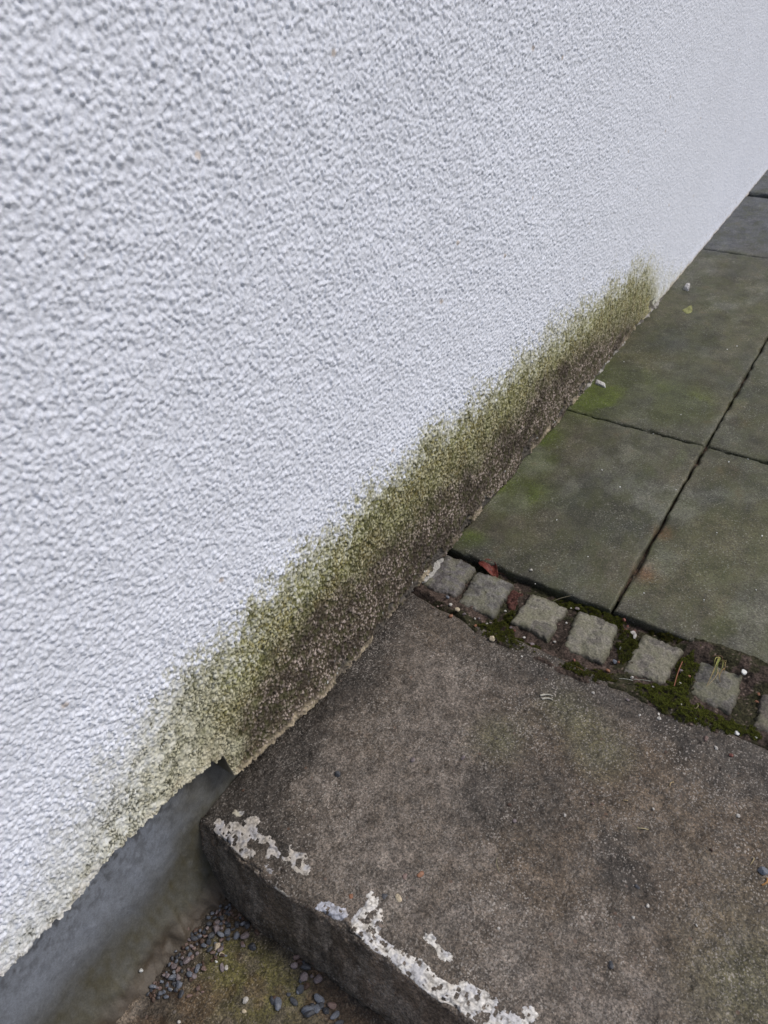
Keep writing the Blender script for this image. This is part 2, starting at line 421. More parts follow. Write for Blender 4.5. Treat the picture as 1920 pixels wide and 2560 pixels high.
wall = build_wall()

# ------------------------------------------------------------------ upper concrete step (landing)
XL, XR = XP+.002, 2.2
YB = .815
Sx = np.array([-.66, -.56, -.53, -.46, -.40, -.33, -.30, -.215, -.12, 0, .4, 3])
Sy_ = []
for u, v in [(515, 2062), (521, 2075), (607.6, 2158), (732.5, 2245), (803, 2288), (900, 2359), (1036, 2462), (1164, 2549)]:
    Sy_.append(spot(u, v))
Sy_ = np.array(Sy_); o_ = np.argsort(Sy_[:, 0])
def nose_y(x):
    return np.interp(x, np.concatenate([[-.7], Sy_[o_, 0], [.2, 3]]), np.concatenate([[Sy_[o_[0], 1]], Sy_[o_, 1], [.243, .243]]))
BAT = .22
def step_base(x, s):
    """surface point of the step: s>0 runs back over the top, s<0 runs down the riser"""
    r = .006+.006*vn(x*14, x*0, 131)
    yF = nose_y(x)+(fbm(x*30, x*0, 3, 133)-.5)*.006
    t = np.clip((s+r)/(2*r), 0, 1)                       # 0 riser end, 1 top end of the rounding
    dy, dz = -BAT/math.hypot(1, BAT), -1/math.hypot(1, BAT)
    ay, az = yF+dy*r, dz*r
    by, bz = yF+r, 0*r
    y = (1-t)**2*ay+2*t*(1-t)*yF+t*t*by; z = (1-t)**2*az+t*t*bz
    y = np.where(s > r, yF+s, np.where(s < -r, yF+dy*(-s), y)); z = np.where(s > r, 0, np.where(s < -r, dz*(-s), z))
    ny = np.where(s < 0, dz*-1*-1, 0.)*ss(r, -r, s); nz = ss(-r, r, s)
    ny = -ss(r, -r, s); L = np.hypot(ny, nz)+1e-9
    return y, z, ny/L, nz/L
def step_surf(x, s, off=0.):
    y, z, ny, nz = step_base(x, s)
    d = ((fbm(x*9, s*9, 3, 141)-.5)*.007+(fbm(x*55, s*55, 3, 143)-.5)*.0030+(fbm(x*230, s*230, 2, 145)-.5)*.0013)
    rise = ss(-.02, -.08, s)
    d = d+rise*((fbm(x*20, s*20, 3, 147)-.5)*.010+(fbm(x*90, s*90, 2, 148)-.5)*.004)
    chip = ss(.60, .72, fbm(x*42, s*42+5, 3, 149))*np.exp(-(s/.016)**2)
    d = d-chip*.005
    pit = worley(x*22, s*22, 151); d = d-.0022*ss(.10, .05, pit[0])*(pit[2] > .72)
    d = d+off
    return np.stack([x, y+ny*d, z+nz*d], -1)
G = lambda u, v, r, z=0: (*spot(u, v, z), r)
def gau(x, y, L): 
    s = np.zeros(np.shape(x))
    for cx, cy, r in L: s = s+np.exp(-((x-cx)**2+(y-cy)**2)/r**2)
    return np.clip(s, 0, 1)
def step_col(x, y, s):
    base = np.array([.080, .066, .053])
    col = np.ones(np.shape(x)+(3,))*base
    n = fbm(x*10, y*10, 4, 161)-.5; n2 = fbm(x*45, y*45, 3, 163)-.5
    pale = gau(x, y, [G(900, 1950, .16), G(1120, 1680, .10), G(1000, 2070, .12), G(1650, 2350, .18), G(1300, 2250, .14)])
    col = mixc(col, col*0+np.array([.140, .121, .106]), np.clip(pale*.80+n*1.2, 0, 1))
    br = gau(x, y, [G(1500, 1900, .10), G(1700, 2050, .14), G(1850, 2350, .14), G(1350, 2100, .1)])
    col = mixc(col, col*0+np.array([.078, .056, .036]), np.clip(br*.9+n2*1.1, 0, .8))
    gr = gau(x, y, [G(1420, 1760, .05), G(1250, 1850, .05), G(1880, 2450, .08), G(1500, 1870, .06)])
    col = mixc(col, col*0+np.array([.080, .080, .042]), np.clip(gr*.9+n*.6-.1, 0, .7))
    dk = gau(x, y, [G(1350, 1980, .07), G(1200, 2000, .05), G(640, 2010, .05), G(760, 1880, .05), G(900, 1700, .05), G(1560, 2180, .06), G(700, 2120, .05)])
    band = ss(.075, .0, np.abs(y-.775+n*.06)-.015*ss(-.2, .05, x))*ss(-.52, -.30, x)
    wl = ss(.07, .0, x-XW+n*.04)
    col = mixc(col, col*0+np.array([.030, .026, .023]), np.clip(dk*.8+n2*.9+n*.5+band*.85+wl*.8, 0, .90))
    # riser: browner, its colour lightened to offset its shade, darker low down
    rs = ss(.004, -.022, s+n2*.02)
    rc = mixc(col*0+np.array([.105, .084, .064]), col*0+np.array([.200, .150, .110]), ss(.45, .65, n+.5)); rc = mixc(rc, col*0+np.array([.26, .22, .18]), ss(.54, .62, n2+.5)*.6)
    rc = mixc(rc, col*0+np.array([.045, .038, .028]), ss(-.07, -.15, s+n*.06)*.6)
    col = mixc(col, rc, rs*.92)
    return col
M_patch = None
def islands(fi):
    lab_ = np.zeros(fi.shape, int); k = 0; H, W = fi.shape
    for i, j in zip(*np.nonzero(fi)):
        if lab_[i, j]: continue
        k += 1; st_ = [(i, j)]; lab_[i, j] = k
        while st_:
            a, b = st_.pop()
            for c, d in ((a+1, b), (a-1, b), (a, b+1), (a, b-1)):
                if 0 <= c < H and 0 <= d < W and fi[c, d] and not lab_[c, d]: lab_[c, d] = k; st_.append((c, d))
    return lab_
def build_step():
    st = empty('concrete_step', (0.2, .53, ZT), 'dark weathered concrete step with flaking white paint along its front edge', 'step')
    xs = np.concatenate([np.arange(XL, .42, .0022), np.arange(.42, XR, .012)])
    sv_ = np.concatenate([-np.arange(.19, .03, -.0026), np.arange(-.03, .03, .0013), np.arange(.03, YB-.235, .0023)])
    X, S = np.meshgrid(xs, sv_, indexing='ij')
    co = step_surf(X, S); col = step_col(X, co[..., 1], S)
    # back and end
    bk = co[:, -1].copy(); bk[:, 2] = ZT-.05
    ft = co[:, 0].copy()
    co2 = np.concatenate([co, bk[:, None]], 1); col2 = np.concatenate([col, col[:, -1:]], 1)
    make('concrete_body', co2, gridf(co2.shape[0], co2.shape[1]), M_step, st, col2)
    # ---- paint left along the edge
    c8 = lambda p: crop(p, 450, 1950, 4.1475); c3 = lambda p: crop(p, 800, 1800, 1.4813)
    P = [
     (c8([(330,400),(400,390),(460,420),(470,470),(520,440),(600,420),(680,400),(760,370),(820,380),(830,430),(800,480),(830,540),(900,570),(960,590),(990,640),(990,690),(1040,740),(1100,790),(1120,770),(1130,670),(1170,660),(1220,720),(1290,730),(1340,760),(1360,830),(1350,970),(1320,990),(1260,960),(1200,950),(1150,910),(1160,870),(1130,830),(1070,830),(1000,800),(940,790),(920,830),(885,810),(900,740),(920,690),(900,650),(840,660),(790,630),(740,600),(690,640),(710,700),(770,700),(780,770),(760,830),(720,850),(650,790),(560,730),(480,670),(400,600),(330,580),(310,520),(340,480)]),
      [c8([(1210,820),(1260,810),(1270,860),(1240,910),(1215,870)])], 'pale'),
     (c8([(545,325),(620,310),(690,320),(670,360),(580,390),(545,360)]), [], 'cream'),
     (c8([(860,880),(940,860),(1010,870),(1030,930),(1010,1000),(960,980),(900,930)]), [], 'dull'),
     (c8([(640,870),(720,890),(830,980),(930,1060),(1060,1120),(1150,1180),(1110,1205),(980,1120),(860,1040),(760,960),(650,900)]), [], 'thin'),
     (c8([(1180,1225),(1300,1290),(1420,1380),(1640,1590),(1620,1620),(1390,1410),(1280,1345),(1180,1265)]), [], 'thin'),
     (c8([(1200,1225),(1330,1235),(1370,1290),(1340,1310),(1260,1260)]), [], 'thin'),
     (c3([(0,665),(30,672),(90,700),(112,728),(80,748),(40,745),(8,715),(-20,700),(-15,675)]), [], 'lilac'),
     (c3([(140,705),(168,683),(173,645),(190,626),(216,650),(222,690),(236,722),(230,762),(217,792),(240,822),(290,852),(330,868),(375,890),(425,932),(462,962),(498,978),(520,965),(550,962),(600,998),(650,1030),(670,1050),(642,1070),(690,1078),(722,1080),(750,1058),(790,1062),(814,1092),(800,1117),(770,1140),(610,1140),(560,1112),(500,1082),(430,1042),(370,1002),(310,952),(260,903),(200,862),(152,812),(120,784),(113,742),(125,720)]),
      [c3([(140,738),(180,738),(188,752),(160,756)]), c3([(565,1100),(600,1085),(632,1092),(625,1115),(590,1122)]), c3([(570,1020),(585,1015),(592,1035),(580,1042)])], 'bright'),
     (c3([(385,785),(410,783),(425,810),(440,830),(460,850),(485,855),(508,880),(500,905),(470,895),(440,880),(425,850),(390,825),(378,800)]), [], 'bright'),
     (c3([(838,1032),(858,1035),(857,1052),(840,1052)]), [], 'bright'),
     (c3([(5,735),(60,765),(120,800),(200,880),(270,930),(330,985),(420,1050),(520,1095),(510,1105),(410,1062),(320,1000),(250,940),(180,885),(110,815),(50,780),(0,752)]), [], 'thin'),
    ]
    for k, (poly, holes, kind) in enumerate(P):
        pg = gpoly(poly); pg[:, 1] -= nose_y(pg[:, 0])
        hg = []
        for h in holes:
            q = gpoly(h); q[:, 1] -= nose_y(q[:, 0]); hg.append(q)
        x0, x1 = pg[:, 0].min()-.004, pg[:, 0].max()+.004; s0, s1 = pg[:, 1].min()-.004, pg[:, 1].max()+.004
        d = .0011
        xg = np.arange(x0, x1, d); sg = np.arange(s0, s1, d)
        Xg, Sg = np.meshgrid(xg, sg, indexing='ij')
        jx = (fbm(Xg*130, Sg*130, 3, 171)-.5)*.0055; js = (fbm(Xg*130, Sg*130, 3, 173)-.5)*.0055
        dd = polydist(Xg+jx, Sg+js, pg)
        for h in hg: dd = np.maximum(dd, -polydist(Xg+jx, Sg+js, h))
        ero = fbm(Xg*170, Sg*170, 3, 175)
        thr = {'thin': .50, 'pale': .68, 'dull': .60, 'cream': .66}.get(kind, .70)
        ins = (dd < 0) & (ero < thr)
        fi = ins[:-1, :-1] & ins[1:, :-1] & ins[:-1, 1:] & ins[1:, 1:]
        if not fi.any(): continue
        full = np.zeros(ins.shape, int)
        for a in (0, 1):
            for b in (0, 1): full[a:ins.shape[0]-1+a, b:ins.shape[1]-1+b] += fi
        off = np.where(full == 4, .0004+.0001*fbm(Xg*200, Sg*200, 2, 177), .0001)
        co = step_surf(Xg, Sg, off).reshape(-1, 3)
        n = fbm(Xg*90, Sg*90, 3, 179); n2 = fbm(Xg*380, Sg*380, 2, 181)
        W = {'pale': (.46, .44, .42), 'cream': (.42, .40, .33), 'dull': (.30, .28, .25), 'thin': (.42, .40, .36), 'lilac': (.46, .48, .55), 'bright': (.66, .65, .63)}[kind]
        c = np.ones(Xg.shape+(3,))*np.array(W)
        c = mixc(c, c*0+np.array([.36, .38, .45]), ss(.52, .62, n)*.5)
        c = mixc(c, c*0+np.array([.45, .40, .32]), ss(.40, .30, n)*.35)
        c = mixc(c, c*0+np.array([.14, .13, .12]), ss(.62, .72, n2)*.5)
        c = mixc(c, c*0+np.array([.07, .065, .06]), ss(.05, .015, np.abs(fbm(Xg*60, Sg*60, 3, 183)-.5))*.5)
        lab_ = islands(fi)
        cnt = np.bincount(lab_.ravel()); main = [q for q in range(1, len(cnt)) if cnt[q] >= 60]
        F_ = gridf(len(xg), len(sg)); lf = lab_.ravel()
        for q in main:
          f = F_[lf == q]
          used = np.unique(f); rm = np.full(len(co), -1); rm[used] = np.arange(len(used))
          make('paint_flake', co[used], rm[f].astype(np.int32), M_paint, st, c.reshape(-1, 3)[used])
    return st
step = build_step()

# ------------------------------------------------------------------ lower tread
def tread_z(x, y):
    return ZT+(fbm(x*8, y*8, 3, 201)-.5)*.008+(fbm(x*60, y*60, 3, 203)-.5)*.003
def floor_z(x, y):
    """level of what a loose stone rests on at the foot of wall and riser"""
    z = float(tread_z(np.array([x]), np.array([y]))[0])
    q = (x-XP)/.070
    if 0 <= q < 1:
        a = math.acos(1-q); z = max(z, -.045-.104*math.sin(a))
    return z
def build_tread():
    xs = np.concatenate([np.arange(XP-.1, .35, .0032), np.arange(.35, 2.2, .02)])
    ys = np.concatenate([np.arange(-1.2, -.12, .02), np.arange(-.12, .25, .0032)])
    X, Y = np.meshgrid(xs, ys, indexing='ij'); Z = tread_z(X, Y)
    n = fbm(X*12, Y*12, 4, 211); n2 = fbm(X*50, Y*50, 3, 213)
    col = np.ones(X.shape+(3,))*np.array([.070, .055, .040])
    ol = gau(X, Y, [G(620, 2420, .06, ZT), G(700, 2480, .05, ZT), G(560, 2360, .04, ZT)])
    col = mixc(col, col*0+np.array([.088, .080, .028]), np.clip(ol*1.1+(n-.5)*.6, 0, 1))
    col = mixc(col, col*0+np.array([.12, .10, .078]), ss(.5, .62, n2)*.55)
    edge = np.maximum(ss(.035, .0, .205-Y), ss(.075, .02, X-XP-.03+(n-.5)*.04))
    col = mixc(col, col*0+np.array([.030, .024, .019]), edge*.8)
    col = mixc(col, col*0+np.array([.075, .045, .025]), ss(.55, .68, fbm(X*22, Y*22, 3, 215))*.5)
    rdg = gau(X, Y, [G(300, 2550, .018, ZT), G(335, 2510, .012, ZT), G(270, 2580, .02, ZT)])*ss(.4, .6, fbm(X*90, Y*90, 3, 217)+.1)
    col = mixc(col, col*0+np.array([.20, .165, .13]), rdg*.8); Z = Z+rdg*.006
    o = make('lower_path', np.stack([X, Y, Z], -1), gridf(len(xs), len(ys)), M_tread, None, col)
    tag(o, kind='structure', label='damp olive brown concrete at the foot of the step')
build_tread()

# ------------------------------------------------------------------ wide ground round about
def ring_ground():
    t = NT('dirt'); c = t.mix(t.noise(3, 6), (.05, .045, .035), (.085, .085, .06))
    m = t.done(c, .9, [(t.noise(40, 5), .02)])
    R = 250.
    # low ground in front of and around the step, one sheet to the horizon
    n = 40; a = np.linspace(-1, 1, n); a = np.sign(a)*np.abs(a)**3*R
    X, Y = np.meshgrid(a, a, indexing='ij')
    Z = np.full(X.shape, ZT-.03)
    tag(make('ground', np.stack([X, Y, Z], -1), gridf(n, n), m), kind='structure')
    # raised ground under and beyond the paving
    v = [(x, y, z) for x in (XP-.3, 6.) for y in (.83, 9.) for z in (ZT-.05, -.055)]
    tag(make('terrace', v, np.array([[0, 1, 3, 2], [4, 6, 7, 5], [0, 4, 5, 1], [2, 3, 7, 6], [1, 5, 7, 3], [0, 2, 6, 4]]), m, smooth=False), kind='structure')
ring_ground()

# ------------------------------------------------------------------ paving slabs
YE = .891*1.1; JA = -.2235*1.1; JB = 1.440*1.1; JM = 1.975*1.1; JC = 2.503*1.1; JD = 3.06*1.1
def slab_col(x, y):
    col = np.ones(np.shape(x)+(3,))*np.array([.078, .073, .052])
    n = fbm(x*5, y*5, 4, 221)-.5; n2 = fbm(x*18, y*12, 4, 223)-.5
    gr = gau(x, y, [G(1290, 1230, .065), G(1340, 1150, .04), G(1530, 960, .12), G(1480, 990, .07), G(1700, 1010, .08), G(1620, 1000, .09), G(1360, 1090, .04), G(1180, 1350, .03)])
    col = mixc(col, col*0+np.array([.070, .098, .014]), np.clip(gr*1.5+n2*1.2, 0, .95))
    og = gau(x, y, [G(1600, 900, .2), G(1800, 780, .25), G(1880, 1050, .10), G(1880, 1260, .12), G(1800, 1400, .14)])
    col = mixc(col, col*0+np.array([.082, .080, .042]), np.clip(og*.6+n*.9, 0, .8))
    dk = gau(x, y, [G(1210, 1380, .05), G(1500, 1230, .12), G(1830, 960, .06), G(1570, 1280, .10), G(1670, 850, .10), G(1780, 1240, .05), G(1680, 690, .15)])
    col = mixc(col, col*0+np.array([.044, .048, .042]), np.clip(dk*.75+n2*.6, 0, .8))
    pl = ss(.54, .68, fbm(x*9+4, y*6, 5, 225)); col = mixc(col, col*0+np.array([.128, .132, .108]), pl*.55)
    pl2 = ss(.50, .40, fbm(x*7+9, y*5, 4, 227)); col = mixc(col, col*0+np.array([.050, .052, .036]), pl2*.6)
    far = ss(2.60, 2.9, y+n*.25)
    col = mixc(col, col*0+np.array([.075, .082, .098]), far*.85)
    rus = gau(x, y, [G(1660, 1330, .02), G(1610, 1430, .025), G(1850, 1060, .02), G(1820, 1180, .02)])
    col = mixc(col, col*0+np.array([.12, .062, .032]), np.clip(rus*(.5+n2*2), 0, .8))
    ed = ss(1.06, YE-.01, y+n2*.05)
    col = mixc(col, col*0+np.array([.045, .045, .040]), ed*.5)
    return col
def paving_slab(x0, x1, y0, y1, label, seed, zt=0., tilt=(0, 0), step_=.006):
    def ax(a, b):
        e = [0, .0008, .002, .004, .007]
        m = max(3, int((b-a-.014)/step_))
        return np.concatenate([a+np.array(e), np.linspace(a+.007, b-.007, m)[1:-1], b-np.array(e[::-1])])
    xs, ys = ax(x0, x1), ax(y0, y1)
    X, Y = np.meshgrid(xs, ys, indexing='ij')
    e = np.minimum(np.minimum(X-x0, x1-X), np.minimum(Y-y0, y1-Y))
    Z = zt+(fbm(X*7, Y*7, 3, 231+seed)-.5)*.003+tilt[0]*(X-(x0+x1)/2)+tilt[1]*(Y-(y0+y1)/2)
    Z = Z-.0035*(1-np.clip(e/.004, 0, 1))**2-ss(.54, .70, fbm(X*45, Y*45, 3, 235))*ss(.007, 0, e)*.009
    jx = (fbm(Y*40, X*0, 3, 237+seed)-.5)*.004; jy = (fbm(X*40, Y*0, 3, 239+seed)-.5)*.004
    Xj = X+np.where((X-x0 < .005) | (x1-X < .005), jx, 0); Yj = Y+np.where((Y-y0 < .005) | (y1-Y < .005), jy, 0)
    nu, nv = X.shape
    top = np.stack([Xj, Yj, Z], -1).reshape(-1, 3)
    idx = np.arange(nu*nv).reshape(nu, nv)
    ringi = np.concatenate([idx[:, 0], idx[-1, 1:], idx[-2::-1, -1], idx[0, -2:0:-1]])
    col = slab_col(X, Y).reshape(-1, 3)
    dn = top[ringi].copy(); dn[:, 2] = zt-.048
    md = top[ringi].copy(); md[:, 2] -= .012; md[:, :2] += (rng.random((len(md), 2))-.5)*.0012
    n = len(ringi); N0 = len(top)
    a = np.arange(n); b = (a+1) % n
    f1 = np.stack([ringi[a], N0+a, N0+b, ringi[b]], 1); f2 = np.stack([N0+a, N0+n+a, N0+n+b, N0+b], 1)
    bot = np.stack([(N0+n+a)[::-1]], 0)
    co = np.concatenate([top, md, dn]); cc = np.concatenate([col, col[ringi]*.8, col[ringi]*.7])
    o = make('paving_slab', co, [gridf(nu, nv), f1, f2, bot], M_slab, None, cc)
    return tag(o, label, 'paving slab', 'concrete paving slabs beside the wall')
g = .0028
XWs = XW-.012; X2 = JA+.60; X3 = X2+.60
def slabs():
    paving_slab(XWs, JA-g, YE, JB-g*.7, 'mossy grey slab between the wall and the long joint, nearest the cobbles', 0, 0, (.003, 0), .005)
    paving_slab(JA+g, X2-g, YE+.004, JB-g, 'grey green slab right of the long joint, nearest the cobbles', 1, -.001, (0, .002), .005)
    paving_slab(XWs, JA-g*.7, JB+g*.7, JC-g, 'long slab against the wall with a bright green algae patch beside the wall foot', 2, 0, (0, 0), .007)
    paving_slab(JA+g*.7, X2-g, JB+g, JM-g, 'second slab from the cobbles in the row away from the wall', 3)
    paving_slab(JA+g*.7, X2-g, JM+g, JC-g, 'slab at the right edge of the photo beyond the green corner', 5, 0, (0, 0), .02)
    paving_slab(XWs, JA-g, JC+g, JD-.022, 'blue grey slab against the clean white wall before the wide dark joint', 6, 0, (0, 0), .01)
    paving_slab(JA+g, X2-g, JC+g, JD-.022, 'blue grey slab away from the wall before the wide dark joint', 7, 0, (0, 0), .03)
    paving_slab(XWs, JA-g, JD+.024, JD+.60, 'farthest blue grey slab beyond the wide dark joint, against the wall', 8, .002, (0, 0), .02)
    paving_slab(JA+g, X2-g, JD+.024, JD+.60, 'farthest slab beyond the wide dark joint, away from the wall', 9, .002, (0, 0), .03)
    r = [(YE+.004, JB-g, 'nearest the cobbles'), (JB+g, JM-g, 'second from the cobbles'), (JM+g, JC-g, 'third from the cobbles'), (JC+g, JD-.012, 'before the wide joint')]
    for k, (a, b, t_) in enumerate(r):
        paving_slab(X2+g, X3-g, a, b, 'paving slab in the outermost row, '+t_, 10+k, 0, (0, 0), .04)
slabs()

# ------------------------------------------------------------------ soil in the cobble strip and the joints
front = gpoly(crop([(95, 318), (180, 372), (250, 420), (340, 500), (420, 545), (520, 590), (640, 640), (720, 690), (850, 735), (1000, 765), (1080, 800), (1220, 880), (1350, 945), (1500, 985), (1660, 1010)], 1000, 1300, 1.803))
def strip_front(x): return np.interp(x, front[:, 0], front[:, 1])
def soil_z(x, y):
    n = fbm(x*35, y*35, 3, 241)-.5; n2 = fbm(x*140, y*140, 2, 243)-.5
    d = y-strip_front(x)
    z = -.010+n*.013+n2*.006
    z = z+ss(.045, .0, d)*.011                       # soil washed against and over the back of the step
    z = np.where(d < 0, .001+n*.004+n2*.002+d*.9, z)
    z = z+ss(.925, .975, y)*(-.010+.030*ss(-.17, -.03, x))  # low against the slab on the wall side, banked up to the right
    return z
def build_soil():
    xs = np.concatenate([np.arange(XW-.02, .35, .0022), np.arange(.35, 2.2, .01)])
    ys = np.arange(.745, YE+.012, .0022)
    X, Y = np.meshgrid(xs, ys, indexing='ij'); Z = soil_z(X, Y)
    n = fbm(X*40, Y*40, 3, 245)
    col = np.ones(X.shape+(3,))*np.array([.038, .029, .024])
    col = mixc(col, col*0+np.array([.075, .055, .047]), ss(.48, .62, n)*.7)
    col = mixc(col, col*0+np.array([.022, .026, .009]), ss(.5, .60, fbm(X*28, Y*28, 3, 247))*.7)
    f1, f2, cid = worley(X*260, Y*260, 249)
    col = mixc(col, col*0+np.array([.22, .17, .15]), (cid > .93)*ss(.45, .25, f1)*.7)
    o = make('soil', np.stack([X, Y, Z], -1), gridf(len(xs), len(ys)), M_soil, None, col)
    tag(o, kind='structure')
    # fill in the slab joints
    for (x0, x1, y0, y1) in [(JA-.008, JA+.008, YE+.04, JD+.5), (XW, X3, JB-.008, JB+.008), (JA, X3, JM-.006, JM+.006), (XW, X3, JC-.008, JC+.008), (XW, X3, JD-.03, JD+.03)]:
        nx = max(4, int((x1-x0)/.004)); ny = max(4, int((y1-y0)/.004))
        X, Y = np.meshgrid(np.linspace(x0, x1, nx), np.linspace(y0, y1, ny), indexing='ij')
        lvl = -.016+(fbm(X*22+3, Y*22, 3, 251)-.5)*.030
        if y0 > 2.1 and y1 < 2.25: lvl = -.004+(fbm(X*22+3, Y*22, 3, 251)-.5)*.014
        if y0 > 3: lvl = -.040+lvl*.2
        lvl = np.minimum(lvl, -.0015)
        n = fbm(X*60, Y*60, 3, 253)
        col = np.ones(X.shape+(3,))*np.array([.032, .026, .020])
        col = mixc(col, col*0+np.array([.10, .065, .045]), ss(.5, .65, n)*.8)
        if y0 > 2.1 and y1 < 2.25: col = mixc(col, col*0+np.array([.13, .135, .13]), ss(.45, .6, n))
        tag(make('joint_soil', np.stack([X, Y, lvl], -1), gridf(nx, ny), M_soil, None, col), kind='structure')
build_soil()

# ------------------------------------------------------------------ cobbles
def cobble(quad, label, seed, c0, ztop=-.004):
    q = np.array([spot(u, v, ztop) for u, v in quad]); ctr = q.mean(0)
    nA = 200
    t = np.linspace(0, 2*pi, nA, endpoint=False)
    R = np.zeros(nA)
    for i, a in enumerate(t):
        d = np.array([math.cos(a), math.sin(a)]); best = 1e9
        for k in range(4):
            p0, p1 = q[k]-ctr, q[(k+1) % 4]-ctr; e = p1-p0
            den = d[0]*e[1]-d[1]*e[0]
            if abs(den) < 1e-9: continue
            r = (p0[0]*e[1]-p0[1]*e[0])/den; s_ = (p0[0]*d[1]-p0[1]*d[0])/den
            if r > 0 and -1e-6 <= s_ <= 1+1e-6: best = min(best, r)
        R[i] = best
    for _ in range(3): R = (np.roll(R, 1)+2*R+np.roll(R, -1))/4
    R = R+(fbm(np.cos(t)*2.2+9*seed, np.sin(t)*2.2, 4, 261+seed)-.5)*.013+(vn(np.cos(t)*14+seed, np.sin(t)*14, 265)-.5)*.003
    rho = np.concatenate([np.linspace(0.02, .90, 40), [.93, .955, .975, .99, 1., 1.01, 1.02, 1.03, 1.04, 1.04]])
    drop = np.concatenate([np.zeros(40), [.0003, .0010, .0022, .0042, .0075, .013, .020, .030, .045, .06]])
    T, Q = np.meshgrid(np.arange(nA), np.arange(len(rho)), indexing='ij')
    X = ctr[0]+np.cos(t)[T]*R[T]*rho[Q]; Y = ctr[1]+np.sin(t)[T]*R[T]*rho[Q]
    bz = (fbm(X*30+seed, Y*30, 3, 271+seed)-.5)*.006+(fbm(X*130, Y*130, 3, 275)-.5)*.0028-.004*rho[Q]**5
    Z = ztop+.004+(X-ctr[0])*(hsh(np.array(seed), np.array(3), 1)-.5)*.13+(Y-ctr[1])*(hsh(np.array(seed), np.array(5), 1)-.5)*.13+bz*np.clip(1-drop[Q]*20, .3, 1)-drop[Q]
    sidej = (fbm(T*.12, Z*120, 3, 279+seed)-.5)*.006*ss(.001, .01, drop[Q]); X = X+np.cos(t)[T]*sidej; Y = Y+np.sin(t)[T]*sidej
    n = fbm(X*40, Y*40, 3, 281+seed)
    col = np.ones(X.shape+(3,))*np.array(c0)
    col = mixc(col, col*0+np.array([.15, .148, .10]), ss(.48, .62, n)*.5)
    col = mixc(col, col*0+np.array([.055, .050, .050]), ss(.46, .36, n)*.6)
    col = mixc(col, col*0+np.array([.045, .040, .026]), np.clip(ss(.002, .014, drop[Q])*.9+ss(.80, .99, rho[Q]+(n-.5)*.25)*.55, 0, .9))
    co = np.stack([X, Y, Z], -1)
    f = gridf(nA, len(rho), True)
    last = (nA-1)*len(rho); L = len(rho)
    j = np.arange(L-1); f2 = np.stack([j+1, last*0+j+1, j, j], 1)  # placeholder replaced below
    f2 = np.stack([last+j+1, j+1, j, last+j], 1)
    cap = (np.arange(nA)*L)[None, :]
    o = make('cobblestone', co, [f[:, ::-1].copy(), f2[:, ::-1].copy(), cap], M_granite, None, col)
    return tag(o, label, 'cobblestone', 'row of small stone setts across the path')
c1 = lambda p: crop(p, 1000, 1300, 1.803)
grey = (.195, .186, .158)
cobble(c1([(210,152),(352,215),(250,352),(88,296)]), 'purplish grey cobble wedged tight against the wall foot', 1, (.145, .138, .142), -.003)
cobble(c1([(345,222),(515,288),(430,440),(250,375)]), 'rough dark grey cobble just below the curled red leaf', 2, (.165, .162, .155))
cobble(c1([(598,320),(758,390),(668,542),(495,465)]), 'pale square cobble right of the reddish brick fragment', 3, grey)
cobble(c1([(805,405),(988,478),(915,652),(735,570)]), 'pale cobble below the lower end of the long slab joint', 4, grey)
cobble(c1([(1092,518),(1282,592),(1200,738),(1000,682)]), 'pale square cobble above the brightest moss', 5, (.19, .178, .155))
cobble(c1([(1355,605),(1555,690),(1495,880),(1300,790)]), 'dull cobble with a tuft of dry grass lying on it', 6, (.140, .135, .122), -.008)
cobble(c1([(1635,775),(1830,860),(1770,1040),(1590,935)]), 'brownish cobble cut by the right edge of the photo', 7, (.13, .115, .10), -.006)
for k in range(6):
    x = .155+k*.098; y = .90
    # setts further along the row, beyond the frame
    dx = .078
    pts = []
    zt = -.006
    def unspot(X, Y, Z):
        v = RM @ np.array([X, Y, Z-EYE]); return (960+FP*v[0]/v[2], 1280+FP*v[1]/v[2])
    pts = [unspot(x, y+.04, zt), unspot(x+dx, y+.038, zt), unspot(x+dx, y-.045, zt), unspot(x, y-.042, zt)]
    cobble(pts, 'sett in the same row beyond the right edge of the photo', 8+k, (.13, .125, .11), zt)

# ------------------------------------------------------------------ moss
mossp = [c1(p) for p in [
 [(350,468),(430,440),(470,405),(530,415),(500,480),(560,540),(650,560),(620,600),(500,575),(370,520)],
 [(700,330),(800,345),(900,365),(965,415),(1010,425),(985,480),(955,462),(880,415),(780,385),(730,365)],
 [(990,440),(1060,480),(1085,540),(1040,600),(1000,650),(985,590),(990,500)],
 [(1040,725),(1200,742),(1290,600),(1335,560),(1345,640),(1300,800),(1480,890),(1610,925),(1620,985),(1450,960),(1250,900),(1100,810)],
 [(700,610),(800,640),(960,685),(975,735),(860,722),(740,665)],
 [(1040,425),(1150,435),(1300,530),(1250,545),(1150,490)],
 [(430,440),(520,400),(560,420),(490,475)],
 [(280,170),(345,190),(335,225),(300,225)],
 [(60,900),(90,900),(80,930)]]]
mossp = [gpoly(p) for p in mossp[:8]]
vig = [.65, .75, .6, .95, .6, .45, .6, .45]
COBC = []
